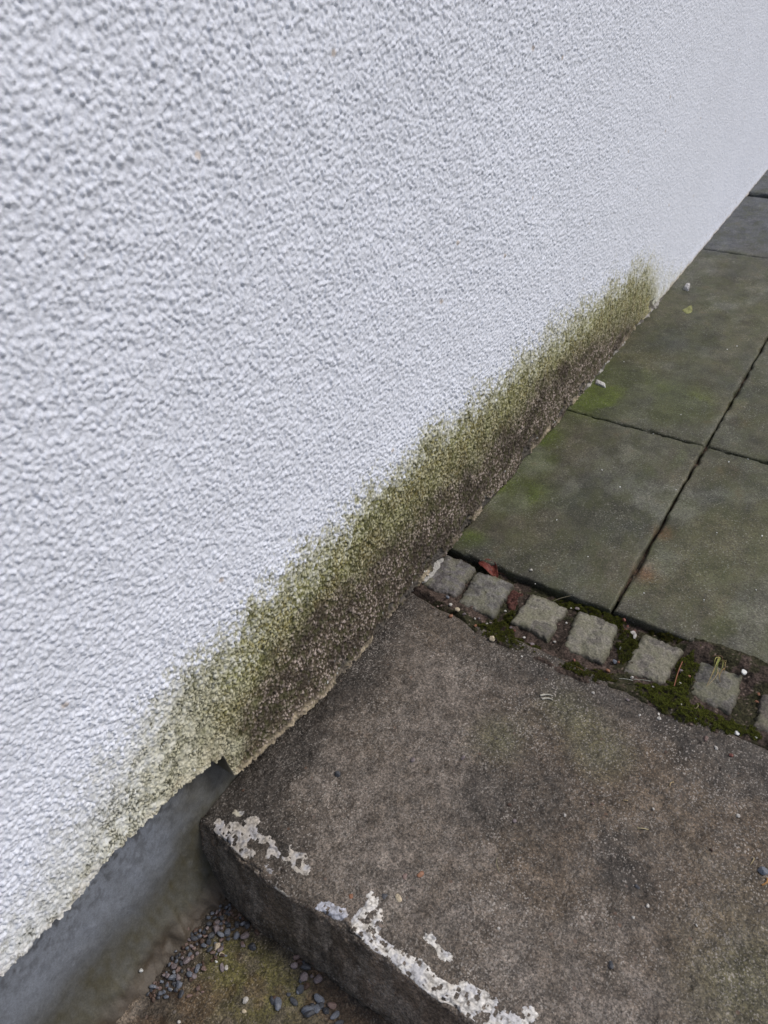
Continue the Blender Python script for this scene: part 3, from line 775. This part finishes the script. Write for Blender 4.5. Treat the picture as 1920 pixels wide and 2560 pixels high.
def build_moss():
    V = []; F = []; Cc = []
    n = 0
    cob = [o for o in bpy.data.objects if o.name.startswith('cobblestone')]
    for p, g_ in zip(mossp, vig):
        x0, x1, y0, y1 = p[:, 0].min()-.012, p[:, 0].max()+.012, p[:, 1].min()-.012, p[:, 1].max()+.012
        area = (x1-x0)*(y1-y0); N = int(area*2.2e6)
        xs = rng.uniform(x0, x1, N); ys = rng.uniform(y0, y1, N)
        d = polydist(xs, ys, p)+(fbm(xs*90, ys*90, 3, 291)-.5)*.022
        k = d < 0; xs, ys, d = xs[k], ys[k], d[k]
        dens = fbm(xs*120, ys*120, 2, 293); k = dens > .33; xs, ys, d = xs[k], ys[k], d[k]
        m = np.clip(-d/.010, 0, 1)
        zs = soil_z(xs, ys)+.0015+m*.006*(.4+fbm(xs*150, ys*150, 2, 295)*1.2)
        for j in range(len(xs)):
            a = random.uniform(0, 2*pi); l = random.uniform(.0008, .0022); w_ = l*.40; up = random.uniform(.3, 1.3)
            dx, dy = math.cos(a), math.sin(a); X, Y, Z = xs[j], ys[j], zs[j]-random.uniform(0, .003)
            V += [(X-dy*w_, Y+dx*w_, Z), (X+dy*w_, Y-dx*w_, Z), (X+dx*l, Y+dy*l, Z+l*up)]
            F.append((n, n+1, n+2)); n += 3
            b = random.uniform(.5, 1.5)*g_*(.6+.8*dens[k][j] if False else 1)
            t_ = random.random()
            c = (.050*b+.02*t_, .066*b+.008*t_, .010*b)
            Cc += [c]*3
        # under-cushion
    co = np.array(V)
    o = make('moss', co, np.array(F), M_moss, None, np.array(Cc), smooth=False)
    tag(o, 'dark green moss growing in the gaps round the cobbles', 'moss', kind='stuff')
build_moss()

# ------------------------------------------------------------------ loose stones
def stone_mesh(seed, flat=.7, ang=.35):
    import bmesh
    r = random.Random(seed)
    bm = bmesh.new(); bmesh.ops.create_icosphere(bm, subdivisions=2, radius=1)
    cuts = [(Vector((r.gauss(0, 1), r.gauss(0, 1), r.gauss(0, 1))).normalized(), r.uniform(.55, .85)) for _ in range(9)]
    for v in bm.verts:
        for n_, h in cuts:
            dd = v.co.dot(n_)
            if dd > h: v.co -= n_*(dd-h)*(.9)
        v.co *= 1+r.uniform(-.015, .015); v.co.z *= flat
    me = bpy.data.meshes.new('stone'); bm.to_mesh(me); bm.free()
    me.polygons.foreach_set('use_smooth', np.zeros(len(me.polygons), bool))
    return me
protos = [stone_mesh(i, random.Random(i).uniform(.55, .85)) for i in range(8)]
SM = {}
def smat(name, c, rough=.5):
    if name not in SM: SM[name] = mat_plain('stone_'+name, c, rough, .0005, 600, (.75, 1.3))
    return SM[name]
PAL = {'blue grey': (.120, .135, .168), 'slate': (.055, .060, .072), 'pinkish brown': (.155, .110, .100), 'pale': (.40, .39, .37),
       'cream': (.44, .38, .28), 'orange': (.20, .095, .055), 'white': (.58, .60, .60), 'brick red': (.15, .055, .045), 'brown': (.07, .045, .035), 'purple grey': (.17, .145, .155)}
cache = {}
def stone(x, y, z, size, kind, label, cat='pebble', group=None, name='stone_chip', asp=None, rz=None, sink=.35):
    k = random.randrange(8); key = (k, kind)
    if key not in cache:
        me = protos[k].copy(); me.name = name; me.materials.append(smat(kind.replace(' ', '_'), PAL[kind])); cache[key] = me
    o = bpy.data.objects.new(name, cache[key]); C.objects.link(o)
    a = asp or (random.uniform(.8, 1.3), random.uniform(.7, 1.0))
    o.scale = (size*a[0], size*a[1], size*random.uniform(.7, 1.0))
    o.location = (x, y, z+size*sink)
    o.rotation_euler = (random.uniform(-.4, .4), random.uniform(-.4, .4), random.uniform(0, 6.28) if rz is None else rz)
    return tag(o, label, cat, group)
cg = lambda a, b: (200+a/2.765, 2200+b/2.765)
heap = [(960,160,9),(1000,175,9),(1030,185,10),(935,205,9),(960,222,11),(1022,225,9),(990,205,9),(905,215,9),(880,245,10),(925,245,11),(975,250,12),(1020,262,12),(1070,250,11),(1100,245,8),(1080,292,18),(1120,290,13),(1150,300,15),(885,290,13),(940,280,14),(985,275,10),(1020,300,13),(870,320,10),(935,325,15),(970,320,10),(1010,350,16),(1050,325,9),(1075,368,18),(1135,375,20),(965,362,15),(900,370,17),(850,350,10),(820,335,10),(790,350,9),(765,360,9),(860,375,10),(820,378,11),(780,388,14),(745,395,9),(885,413,16),(835,410,12),(850,440,12),(800,430,9),(1015,390,11),(965,400,9),(925,420,9),(890,465,12),(910,490,9),(920,515,9),(905,540,8),(960,465,12),(975,505,9),(970,430,8),(760,440,9),(735,460,9),(710,485,8),(780,460,9),(800,495,11),(765,520,11),(730,545,17),(700,525,9),(680,505,9),(660,515,8),(690,560,9),(655,545,9),(635,585,15),(665,600,12),(610,570,9),(740,610,10),(800,600,15),(845,600,13),(770,600,8),(820,570,8),(600,650,12),(630,660,15),(668,660,14),(575,645,9),(640,620,9),(750,640,15),(755,670,13),(780,650,12),(590,710,12),(675,710,18),(640,700,9),(555,690,9),(530,700,9),(495,725,13),(520,730,9),(610,740,9),(690,775,14),(655,745,12),(545,775,13),(570,760,9),(500,760,9),(480,790,9),(585,795,9),(745,785,10),(810,740,12),(530,800,9),(460,775,8)]
GH = 'loose chippings in the corner where wall, riser and lower path meet'
kinds = ['blue grey']*5+['slate']*4+['pinkish brown']*4+['purple grey']*2+['brown']*2
lab = {'blue grey': 'small blue grey stone chip among the chippings drifted into the corner below the step',
       'slate': 'small dark slate chip among the chippings drifted into the corner below the step',
       'pinkish brown': 'small pinkish brown stone chip among the chippings in the corner below the step',
       'purple grey': 'small purplish grey stone chip among the chippings in the corner below the step',
       'brown': 'small dark brown grit lump among the chippings in the corner below the step'}
def build_heap():
    for (a, b, s_) in heap:
        x, y = spot(*cg(a, b), ZT+.012)
        if s_ > 13: kd = random.choice(['blue grey', 'blue grey', 'slate', 'purple grey'])
        else: kd = random.choice(kinds)
        size = s_/2.765*.00108
        stone(x, y, floor_z(x, y)+random.uniform(0, .004), size, kd, lab[kd], 'stone chip', GH)
    for _ in range(95):        # smaller grit filling between
        a, b, s_ = random.choice(heap)
        x, y = spot(*cg(a+random.gauss(0, 16), b+random.gauss(0, 14)), ZT+.005)
        if y > .215: continue
        kd = random.choice(['slate', 'brown', 'brown', 'pinkish brown', 'blue grey'])
        stone(x, y, floor_z(x, y), random.uniform(.0022, .0042), kd, lab[kd], 'stone chip', GH)
    GR = 'loose chippings along the foot of the riser'
    lr = {k: v.replace('in the corner below the step', 'lying along the foot of the riser').replace('drifted into the corner below the step', 'along the foot of the riser').replace('drifted lying', 'lying') for k, v in lab.items()}
    for (a, b, s_, kd) in [(1495,530,13,'pinkish brown'),(1480,590,15,'purple grey'),(1515,560,10,'brown'),(1530,580,10,'brown'),(1560,600,16,'slate'),(1545,570,10,'slate'),(1545,665,17,'purple grey'),(1520,690,9,'slate'),(1525,750,18,'slate'),(1505,760,10,'blue grey'),(1600,660,8,'purple grey'),(1645,680,18,'purple grey'),(1650,820,18,'blue grey'),(1575,900,20,'blue grey'),(1595,915,20,'slate'),(1635,885,18,'blue grey'),(1605,870,12,'slate'),(1655,870,14,'slate'),(1330,830,12,'slate'),(1365,855,20,'blue grey'),(1345,815,9,'brown'),(1475,835,14,'slate'),(1440,785,9,'slate'),(1190,458,15,'slate'),(1120,432,9,'pinkish brown'),(1125,450,7,'purple grey'),(1222,360,10,'brown'),(1565,730,14,'brown'),(1700,900,14,'slate'),(1740,860,14,'pinkish brown'),(1760,930,15,'blue grey'),(1790,985,13,'slate')]:
        x, y = spot(*cg(a, b), ZT+.004)
        stone(x, y, floor_z(x, y), s_/2.765*.0013, kd, lr[kd], 'stone chip', GR)
    one = [(945,455,14,'cream','cream grain of gravel below the chippings heap, upper of two'),(978,510,11,'cream','cream grain of gravel below the chippings heap, lower of two'),
           (445,653,10,'white','tiny white pebble stuck on the dirty plinth foot'),(940,560,6,'white','tiny bright white grain right of the chippings drift'),
           (622,753,7,'white','tiny white grain at the lower end of the chippings drift'),(1008,600,9,'pale','pale grain on the olive patch of the lower path'),
           (978,600,13,'purple grey','grey chip on the olive patch of the lower path'),(1145,825,15,'pale','pale angular chip lying alone on the lower path'),
           (1130,905,9,'cream','cream grain near the bottom of the photo on the lower path'),(680,980,8,'pale','pale grain at the bottom edge of the photo')]
    for a, b, s_, kd, l_ in one:
        x, y = spot(*cg(a, b), ZT+.004)
        stone(x, y, floor_z(x, y), s_/2.765*.0012, kd, l_, 'stone chip')
build_heap()
def surf_z(x, y):
    X = np.array([x]); Y = np.array([y])
    if y >= YE: return 0.0
    if y > strip_front(X)[0]-.004:
        # on a cobble or in the soil between
        return float(soil_z(X, Y)[0])
    s_ = y-float(nose_y(X)[0])
    return float(step_surf(X, np.array([s_]))[0, 2])
cA = lambda a, b: (1050+a/4.1475, 1360+b/4.1475)
cB = lambda a, b: (1400+a/3.190, 1500+b/3.190)
cC = lambda a, b: (800+a/1.4813, 1800+b/1.4813)
def build_loose():
    # (crop fn, x, y, size px in that crop, px->photo scale, kind, label, extra z)
    L = [
     (cA,285,560,30,4.15,'blue grey','blue grey stone chip below the cobble that touches the wall',.004),
     (cA,318,640,28,4.15,'pale','pale grey chip just below the blue grey one beside the cobbles',.003),
     (cA,388,708,36,4.15,'cream','smooth cream pebble left of the moss below the second cobble',.003),
     (cA,320,755,34,4.15,'orange','orange brown pebble below and left of the cream pebble',.002),
     (cA,745,992,46,4.15,'cream','oblong whitish pebble at the lower edge of the moss by the wall',.002),
     (cA,128,663,20,4.15,'pinkish brown','pinkish pebble on the step close to the wall foot',0),
     (cA,185,650,14,4.15,'pinkish brown','tiny pinkish grain right of the pinkish pebble near the wall',0),
     (cA,220,635,18,4.15,'pinkish brown','pinkish grain left of the pale grey chip by the first cobble',0),
     (cA,575,850,28,4.15,'orange','orange pebble at the left end of the first moss patch',.002),
     (cA,695,803,22,4.15,'pale','pale egg shaped pebble against the moss under the second cobble',.003),
     (cA,645,790,20,4.15,'pinkish brown','pinkish pebble left of the pale egg shaped one',.003),
     (cA,612,755,20,4.15,'purple grey','purplish pebble in the row of grains below the second cobble',.003),
     (cA,732,795,16,4.15,'purple grey','small dark purplish pebble right of the pale egg shaped one',.003),
     (cA,570,768,14,4.15,'pale','tiny pale grain in the row below the second cobble',.003),
     (cA,460,755,24,4.15,'purple grey','flat grey pebble between the cream pebble and the moss',.002),
     (cA,885,668,18,4.15,'pale','pale grain in the gap between the second and third cobbles',.004),
     (cA,942,862,20,4.15,'purple grey','purplish grain at the left corner of the third cobble',.004),
     (cA,978,885,20,4.15,'brick red','red grain below the left corner of the third cobble',.003),
     (cA,1080,938,20,4.15,'pale','pale chip in the moss below the third cobble',.004),
     (cA,1165,1008,32,4.15,'purple grey','mottled grey pebble below the third cobble',.003),
     (cA,1150,1040,24,4.15,'brick red','red crumb beside the mottled grey pebble',.002),
     (cA,1150,273,24,4.15,'pale','small pale pebble alone on the slab behind the second cobble',.0),
     (cA,1400,978,20,4.15,'pale','pale grain below the right corner of the third cobble',.003),
     (cA,1570,630,14,4.15,'pale','tiny pale grain at the slab edge above the fourth cobble',.006),
     (cA,1636,632,26,4.15,'purple grey','round greyish pebble at the slab edge above the fourth cobble',.006),
     (cA,1605,1190,20,4.15,'orange','small orange grain below the fourth cobble',.002),
     (cA,1055,1175,16,4.15,'pale','tiny pale grain on the step below the third cobble',0),
     (cA,1520,805,16,4.15,'pale','tiny pale grain in the gap left of the fourth cobble',.005),
     (cB,385,545,26,3.19,'orange','flat orange crumb below the fourth cobble, larger of two',.003),
     (cB,268,585,18,3.19,'orange','flat orange crumb below the fourth cobble, smaller of two',.003),
     (cB,515,135,26,3.19,'brick red','brick red crumb behind the fifth cobble, largest of the cluster',.008),
     (cB,545,175,18,3.19,'brick red','brick red crumb in the middle of the cluster behind the fifth cobble',.008),
     (cB,530,210,16,3.19,'brick red','brick red crumb at the front of the cluster behind the fifth cobble',.008),
     (cB,600,210,18,3.19,'brick red','brick red crumb at the right of the cluster behind the fifth cobble',.008),
     (cB,585,240,28,3.19,'pale','pale bluish flake behind the left corner of the fifth cobble, upper',.009),
     (cB,598,282,24,3.19,'pale','pale bluish flake behind the left corner of the fifth cobble, lower',.009),
     (cB,487,370,20,3.19,'pale','pale grain in the gap between fourth and fifth cobbles',.006),
     (cB,438,480,24,3.19,'blue grey','bluish white chip at the lower right of the fourth cobble',.005),
     (cB,468,490,16,3.19,'orange','orange grain beside the bluish chip between two cobbles',.005),
     (cB,575,612,20,3.19,'pale','pale chip below the left corner of the fifth cobble',.004),
     (cB,300,690,22,3.19,'pale','round pale pebble on the step below the fourth cobble',0),
     (cB,265,747,16,3.19,'pale','smaller pale pebble just below the round pale one',0),
     (cB,210,540,22,3.19,'purple grey','greyish chip in the moss under the fourth cobble',.003),
     (cB,115,468,16,3.19,'brick red','red grain left of the greyish chip under the fourth cobble',.003),
     (cB,965,562,22,3.19,'purple grey','grey pebble at the right corner of the fifth cobble',.006),
     (cB,1030,597,18,3.19,'orange','orange brown grain between fifth and sixth cobbles',.006),
     (cB,960,645,16,3.19,'pale','pale grain above the brightest moss',.006),
     (cB,745,690,11,3.19,'pale','tiny pale grain in the bright moss, left',.006),
     (cB,963,832,11,3.19,'pale','tiny pale grain in the bright moss, right',.006),
     (cB,1457,598,26,3.19,'white','white pebble at the right corner of the grassy cobble',.012),
     (cB,1410,1060,26,3.19,'white','white chip at the lower edge of the moss near the right edge of the photo',.002),
     (cB,1590,740,18,3.19,'orange','tan grain near the cut off cobble, upper',.008),
     (cB,1573,795,20,3.19,'orange','orange brown grain near the cut off cobble, lower',.008),
     (cB,1563,1097,11,3.19,'white','tiny white grain on the dark band at the right edge',.002),
     (cB,790,945,20,3.19,'pale','pinkish white chip on the step below the bright moss, lower of two',0),
     (cB,790,905,14,3.19,'pale','pinkish white chip on the step below the bright moss, upper of two',0),
     (cB,1080,955,11,3.19,'white','tiny white grain on the step just below the moss',.001),
     (cB,635,915,16,3.19,'pale','small pale splinter on the step left of the pinkish chips',0),
     (cB,1243,1185,20,3.19,'pale','pale oblong chip on the step below the grassy cobble',0),
     (cB,1362,1245,22,3.19,'brick red','bright red chip on the step near the right edge',0),
     (cB,1160,1115,26,3.19,'pinkish brown','flat pinkish brown piece on the step below the grassy cobble',-.001),
     (cB,538,795,18,3.19,'purple grey','greyish chip on the step below the fifth cobble',0),
     (cC,344,150,13,1.48,'purple grey','purplish grey pebble on the upper left of the step, left of a pair',0),
     (cC,530,143,12,1.48,'purple grey','purplish grey pebble on the upper left of the step, right of a pair',0),
     (cC,66,203,16,1.48,'slate','dark pebble on the step close to the wall',0),
     (cC,702,316,10,1.48,'brown','small dark brown grain in the middle of the step',0),
     (cC,720,374,10,1.48,'purple grey','grey chip in the middle of the step',0),
     (cC,1009,313,8,1.48,'pinkish brown','small pinkish grain in the middle of the step',0),
     (cC,906,356,7,1.48,'pale','tiny pale grain in the middle of the step',0),
     (cC,1213,688,9,1.48,'pale','small pale chip on the right half of the step, upper of two',0),
     (cC,1159,733,8,1.48,'pale','small pale chip on the right half of the step, lower of two',0),
     (cC,1175,617,11,1.48,'slate','dark grey chip on the right half of the step',0),
     (cC,1077,908,14,1.48,'slate','dark blue chip low on the right half of the step',0),
     (cC,1640,560,18,1.48,'blue grey','blue grey stone at the right edge of the photo',0),
     (cC,290,660,18,1.48,'cream','cream stone set in the step above the front paint',-.003),
     (cC,374,572,16,1.48,'orange','orange stone set in the step above the front paint',-.004),
     (cC,314,582,20,1.48,'pinkish brown','dull pink stone set in the step above the front paint',-.006),
     (cC,116,655,12,1.48,'orange','rusty stone set in the step near the front edge',-.003),
     (cC,240,650,18,1.48,'slate','dark stone set in the step beside the cream one',-.006),
     (cC,662,773,7,1.48,'pale','tiny pale grain right of the small front paint flake',0),
     (cC,1449,482,9,1.48,'brown','dark brown grain on the right of the step',0),
     (cC,1548,356,8,1.48,'pale','pale grain on the right of the step, upper',0),
     (cC,1234,330,6,1.48,'pale','tiny pale grain on the right of the step, upper left',0),
     (cC,1395,760,6,1.48,'pale','tiny pale grain on the right of the step, lower',0),
    ]
    for fn, a, b, s_, k, kd, l_, dz in L:
        x, y = spot(*fn(a, b)); r = math.sqrt(x*x+y*y+1.21)
        size = s_/k/FP*r*.85
        stone(x, y, surf_z(x, y)+dz*.8, size, kd, l_, 'pebble', name='pebble')
    # grains lying on the slabs and in the joints: alike at this size
    for u, v, s_ in [(1550,1218,4),(1633,1085,3),(1822,1155,4),(1818,874,3),(1842,866,3),(1505,1175,3),(1870,1148,3),(1905,1340,4),(1792,1332,3),(1610,1483,3),(1470,1392,3),(1760,1500,3),(1702,1037,3),(1560,905,3),(1690,1225,3),(1890,1475,3),(1392,1300,3),(1338,1460,3)]:
        x, y = spot(u, v); r = math.sqrt(x*x+y*y+1.21)
        stone(x, y, .0, s_/FP*r*.6, 'white', 'tiny white grain lying on a paving slab', 'grain', 'tiny white grains on the paving slabs', name='grain')
build_loose()

# ------------------------------------------------------------------ brick fragment, mortar crumbs at the wall foot
def lump(name, pts, z0, h, colr, mat, label, cat, seed, group=None, rough=.3):
    p = np.array([spot(*q) for q in pts]); ctr = p.mean(0)
    nA = 60; t = np.linspace(0, 2*pi, nA, endpoint=False)
    R = np.array([min([r for r in _rays(ctr, a, p)] or [.005]) for a in t])
    R = (np.roll(R, 1)+2*R+np.roll(R, -1))/4*(1+(vn(np.cos(t)*4+seed, np.sin(t)*4, seed)-.5)*.25)
    rho = np.array([.03, .3, .55, .75, .88, .96, 1.0, 1.02]); hh = np.array([1, .98, .95, .9, .78, .55, .25, -.3])
    T, Q = np.meshgrid(np.arange(nA), np.arange(8), indexing='ij')
    X = ctr[0]+np.cos(t)[T]*R[T]*rho[Q]; Y = ctr[1]+np.sin(t)[T]*R[T]*rho[Q]
    Z = z0+h*hh[Q]*(1-rough/2+rough*fbm(X*150, Y*150, 3, seed))
    n = fbm(X*120, Y*120, 3, seed+2)
    col = np.ones(X.shape+(3,))*np.array(colr)*(.6+.8*n[..., None])
    L = 8; last = (nA-1)*L; j = np.arange(L-1)
    f = gridf(nA, L); f2 = np.stack([last+j+1, j+1, j, last+j], 1)[:, ::-1].copy()
    f2 = np.stack([last+j, j, j+1, last+j+1], 1)
    o = make(name, np.stack([X, Y, Z], -1), [f, f2, (np.arange(nA)*L)[None, :]], mat, None, col)
    return tag(o, label, cat, group)
def _rays(c, a, q):
    d = (math.cos(a), math.sin(a)); out = []
    for k in range(len(q)):
        p0 = q[k]-c; e = q[(k+1) % len(q)]-q[k]; den = d[0]*e[1]-d[1]*e[0]
        if abs(den) < 1e-12: continue
        r = (p0[0]*e[1]-p0[1]*e[0])/den; s_ = (p0[0]*d[1]-p0[1]*d[0])/den
        if r > 0 and -1e-6 <= s_ <= 1+1e-6: out.append(r)
    return out
A_ = lambda P: [cA(*p) for p in P]
lump('brick_fragment', A_([(965,425),(1080,470),(1030,600),(985,665),(930,650),(900,570),(905,500)]), -.018, .010, (.060, .026, .022), M_soil, 'dark red brick fragment wedged between the second and third cobbles', 'brick', 301)
lump('mortar_crumb', [(1490,950),(1515,962),(1512,970),(1487,960)], 0, .006, (.5, .5, .5), M_mortar, 'whitish crumb of mortar on the green slab beside the wall foot', 'mortar crumb', 305)
lump('mortar_crumb', [(1715,712),(1725,712),(1722,728),(1708,724)], 0, .010, (.36, .36, .37), M_mortar, 'pale mortar lump on the far slab where the algae stain ends', 'mortar crumb', 307)
lump('lichen', [(1706,775),(1730,762),(1731,778),(1718,786)], 0, .0012, (.22, .23, .10), M_mortar, 'round yellow green lichen spot on the far slab near the wall', 'lichen', 309)

# ------------------------------------------------------------------ curled red leaf
def build_leaf():
    p0 = np.array([*spot(*cA(615, 165)), .004]); p1 = np.array([*spot(*cA(820, 312)), .004])
    L = np.linalg.norm(p1-p0); ax = (p1-p0)/L; side = np.array([-ax[1], ax[0], 0])
    nu, nv = 40, 21
    U, Vv = np.meshgrid(np.linspace(0, 1, nu), np.linspace(-1, 1, nv), indexing='ij')
    wd = .0145*np.sin(np.pi*U**.8)**.75+.0008
    curl = .9
    a = Vv*curl*1.5
    X = U*L*1.02; S = wd*np.sin(a)/1.0; H = wd*(1-np.cos(a))*.75+.008*np.sin(U*7+Vv*2)*.35+(fbm(U*9, Vv*4, 3, 311)-.5)*.006
    H = H*.6+.004*U*(1-U)
    co = p0+X[..., None]*ax+(S+.004*np.sin(U*5))[..., None]*side; co[..., 2] = -.004+H
    vein = ss(.10, .02, np.abs(Vv))+ss(.10, .03, np.abs(((U*7+np.abs(Vv)*1.2) % 1)-.5))*.4
    col = np.ones(U.shape+(3,))*np.array([.125, .032, .026])
    col = mixc(col, col*0+np.array([.055, .018, .016]), np.clip(vein, 0, 1)*.6)
    col = mixc(col, col*0+np.array([.19, .07, .05]), ss(.55, .7, fbm(U*12, Vv*6, 3, 313))*.5)
    leaf = empty('leaf', tuple(p0), 'curled dark red dead leaf lodged under the slab edge', 'leaf')
    lm = mat_attr('dead_leaf', .45, .0004, 500)
    o = make('leaf_blade', co, gridf(nu, nv), lm, leaf, col)
    m = o.modifiers.new('thick', 'SOLIDIFY'); m.thickness = .0004
    t = np.linspace(0, 1, 10); st = p1+np.outer(t, ax*.014+side*.004)+np.outer(t*t, [0, 0, .003])
    tube('leaf_stalk', [tuple(q) for q in st], .0006, lm, leaf, (.07, .03, .02))
def tube(name, pts, r, mat, parent=None, col=(.3, .25, .1), taper=True):
    pts = [Vector(p) for p in pts]; n = len(pts); V = []
    for i, p in enumerate(pts):
        d = (pts[min(i+1, n-1)]-pts[max(i-1, 0)]).normalized()
        a = d.cross(Vector((0, 0, 1))); a = a.normalized() if a.length > 1e-6 else Vector((1, 0, 0)); b = d.cross(a)
        rr = r*(1-.7*i/(n-1)) if taper else r
        for k in range(6): V.append(p+(a*math.cos(k*pi/3)+b*math.sin(k*pi/3))*rr)
    F = [(i*6+k, i*6+(k+1) % 6, (i+1)*6+(k+1) % 6, (i+1)*6+k) for i in range(n-1) for k in range(6)]
    return make(name, np.array([tuple(v) for v in V]), np.array(F), mat, parent, np.ones((len(V), 3))*np.array(col))
build_leaf()

# ------------------------------------------------------------------ dry grass tuft and straws
M_straw = mat_attr('dry_grass', .6, .0002, 700)
def build_straw():
    base = spot(*cB(1265, 470)); z0 = .004
    t = empty('grass_tuft', (*base, z0), 'small tuft of dry yellow green grass lying on a dull cobble', 'grass')
    for (a0, b0), (a1, b1), c in [((1262,465),(1165,700),(.32,.24,.12)),((1268,470),(1195,640),(.20,.20,.06)),((1270,470),(1215,615),(.26,.25,.08)),((1275,480),(1240,640),(.16,.19,.05)),((1290,490),(1260,620),(.22,.22,.07)),((1270,500),(1300,540),(.25,.20,.09)),((1295,500),(1305,590),(.24,.18,.08)),((1305,560),(1262,640),(.26,.17,.08)),((1262,590),(1275,668),(.28,.22,.10)),((1255,480),(1222,590),(.18,.21,.06)),((1245,560),(1180,690),(.34,.26,.16)),((1260,470),(1225,540),(.30,.29,.10)),((1210,460),(1290,500),(.16,.10,.06))]:
        x0, y0 = spot(*cB(a0, b0), z0); x1, y1 = spot(*cB(a1, b1), z0)
        P = []
        bend = random.uniform(-.006, .006)
        for q in np.linspace(0, 1, 9):
            P.append((x0+(x1-x0)*q+bend*math.sin(pi*q), y0+(y1-y0)*q+bend*.5*math.sin(pi*q), z0+.004+.010*math.sin(pi*q)*random.uniform(.8, 1)))
        tube('grass_blade', P, .0010, M_straw, t, c)
    for fn, A, B, r, c, l_, dz in [
        (cA, (1385,582), (1562,530), .0006, (.13,.12,.08), 'thin grey straw reaching from the third cobble to the slab edge', .004),
        (cB, (912,680), (975,495), .0009, (.24,.10,.06), 'reddish stalk beside the right corner of the fifth cobble', .008),
        (cB, (470,640), (580,648), .0006, (.26,.27,.25), 'thin pale stalk at the lower left of the fifth cobble', .006),
        (cB, (585,640), (720,648), .0006, (.22,.23,.20), 'thin pale stalk under the front edge of the fifth cobble', .008),
        (cB, (1080,875), (1095,830), .0007, (.22,.20,.10), 'short straw standing in the moss left of the grassy cobble', .008),
        (cB, (130,545), (180,570), .0006, (.26,.12,.06), 'short reddish stalk in the moss below the fourth cobble', .006),
        (cC, (1175,401), (1216,405), .0008, (.34,.30,.18), 'straw lying on the right half of the step', .001),
        (cC, (1296,245), (1310,230), .0007, (.36,.28,.16), 'short straw below the grassy cobble, on the step', .001),
        (cC, (1122,300), (1138,301), .0007, (.34,.27,.15), 'short straw on the dark patch in the middle of the step', .001),
        (cC, (1636,612), (1655,585), .0012, (.32,.17,.06), 'orange stalk at the right edge of the photo', .001),
        (cC, (1594,535), (1608,510), .0007, (.32,.27,.16), 'bent straw near the right edge of the step', .001),
        (cC, (657,510), (664,565), .0005, (.20,.19,.12), 'hair thin stalk left of centre on the step', .001)]:
        x0, y0 = spot(*fn(*A)); x1, y1 = spot(*fn(*B))
        z0_, z1_ = surf_z(x0, y0)+dz, surf_z(x1, y1)+dz
        bend = random.uniform(-.003, .003)
        P = [(x0+(x1-x0)*q+bend*math.sin(pi*q), y0+(y1-y0)*q, z0_+(z1_-z0_)*q+.002*math.sin(pi*q)) for q in np.linspace(0, 1, 8)]
        if dz > .003: P = [(a, b, max(c_, -.002)) for a, b, c_ in P]
        tag(tube('straw', P, r, M_straw, None, c, False), l_, 'straw')
    # split white flake on the step
    f = empty('paint_chip', (*spot(1368, 1742), .0), 'split white chip shaped like two strips lying on the step', 'chip')
    for A, B in [((632,798),(690,800)),((640,812),(690,818))]:
        a = spot(*c1([A])[0]); b = spot(*c1([B])[0])
        tube('strip', [(a[0]+(b[0]-a[0])*q, a[1]+(b[1]-a[1])*q+.003*math.sin(pi*q), surf_z(*a)+.002) for q in np.linspace(0, 1, 8)], .0020, M_paint, f, (.42, .41, .36))
build_straw()
for o in bpy.data.objects:
    if o.name.startswith('stone') and o.data is None: print('?', o.name)
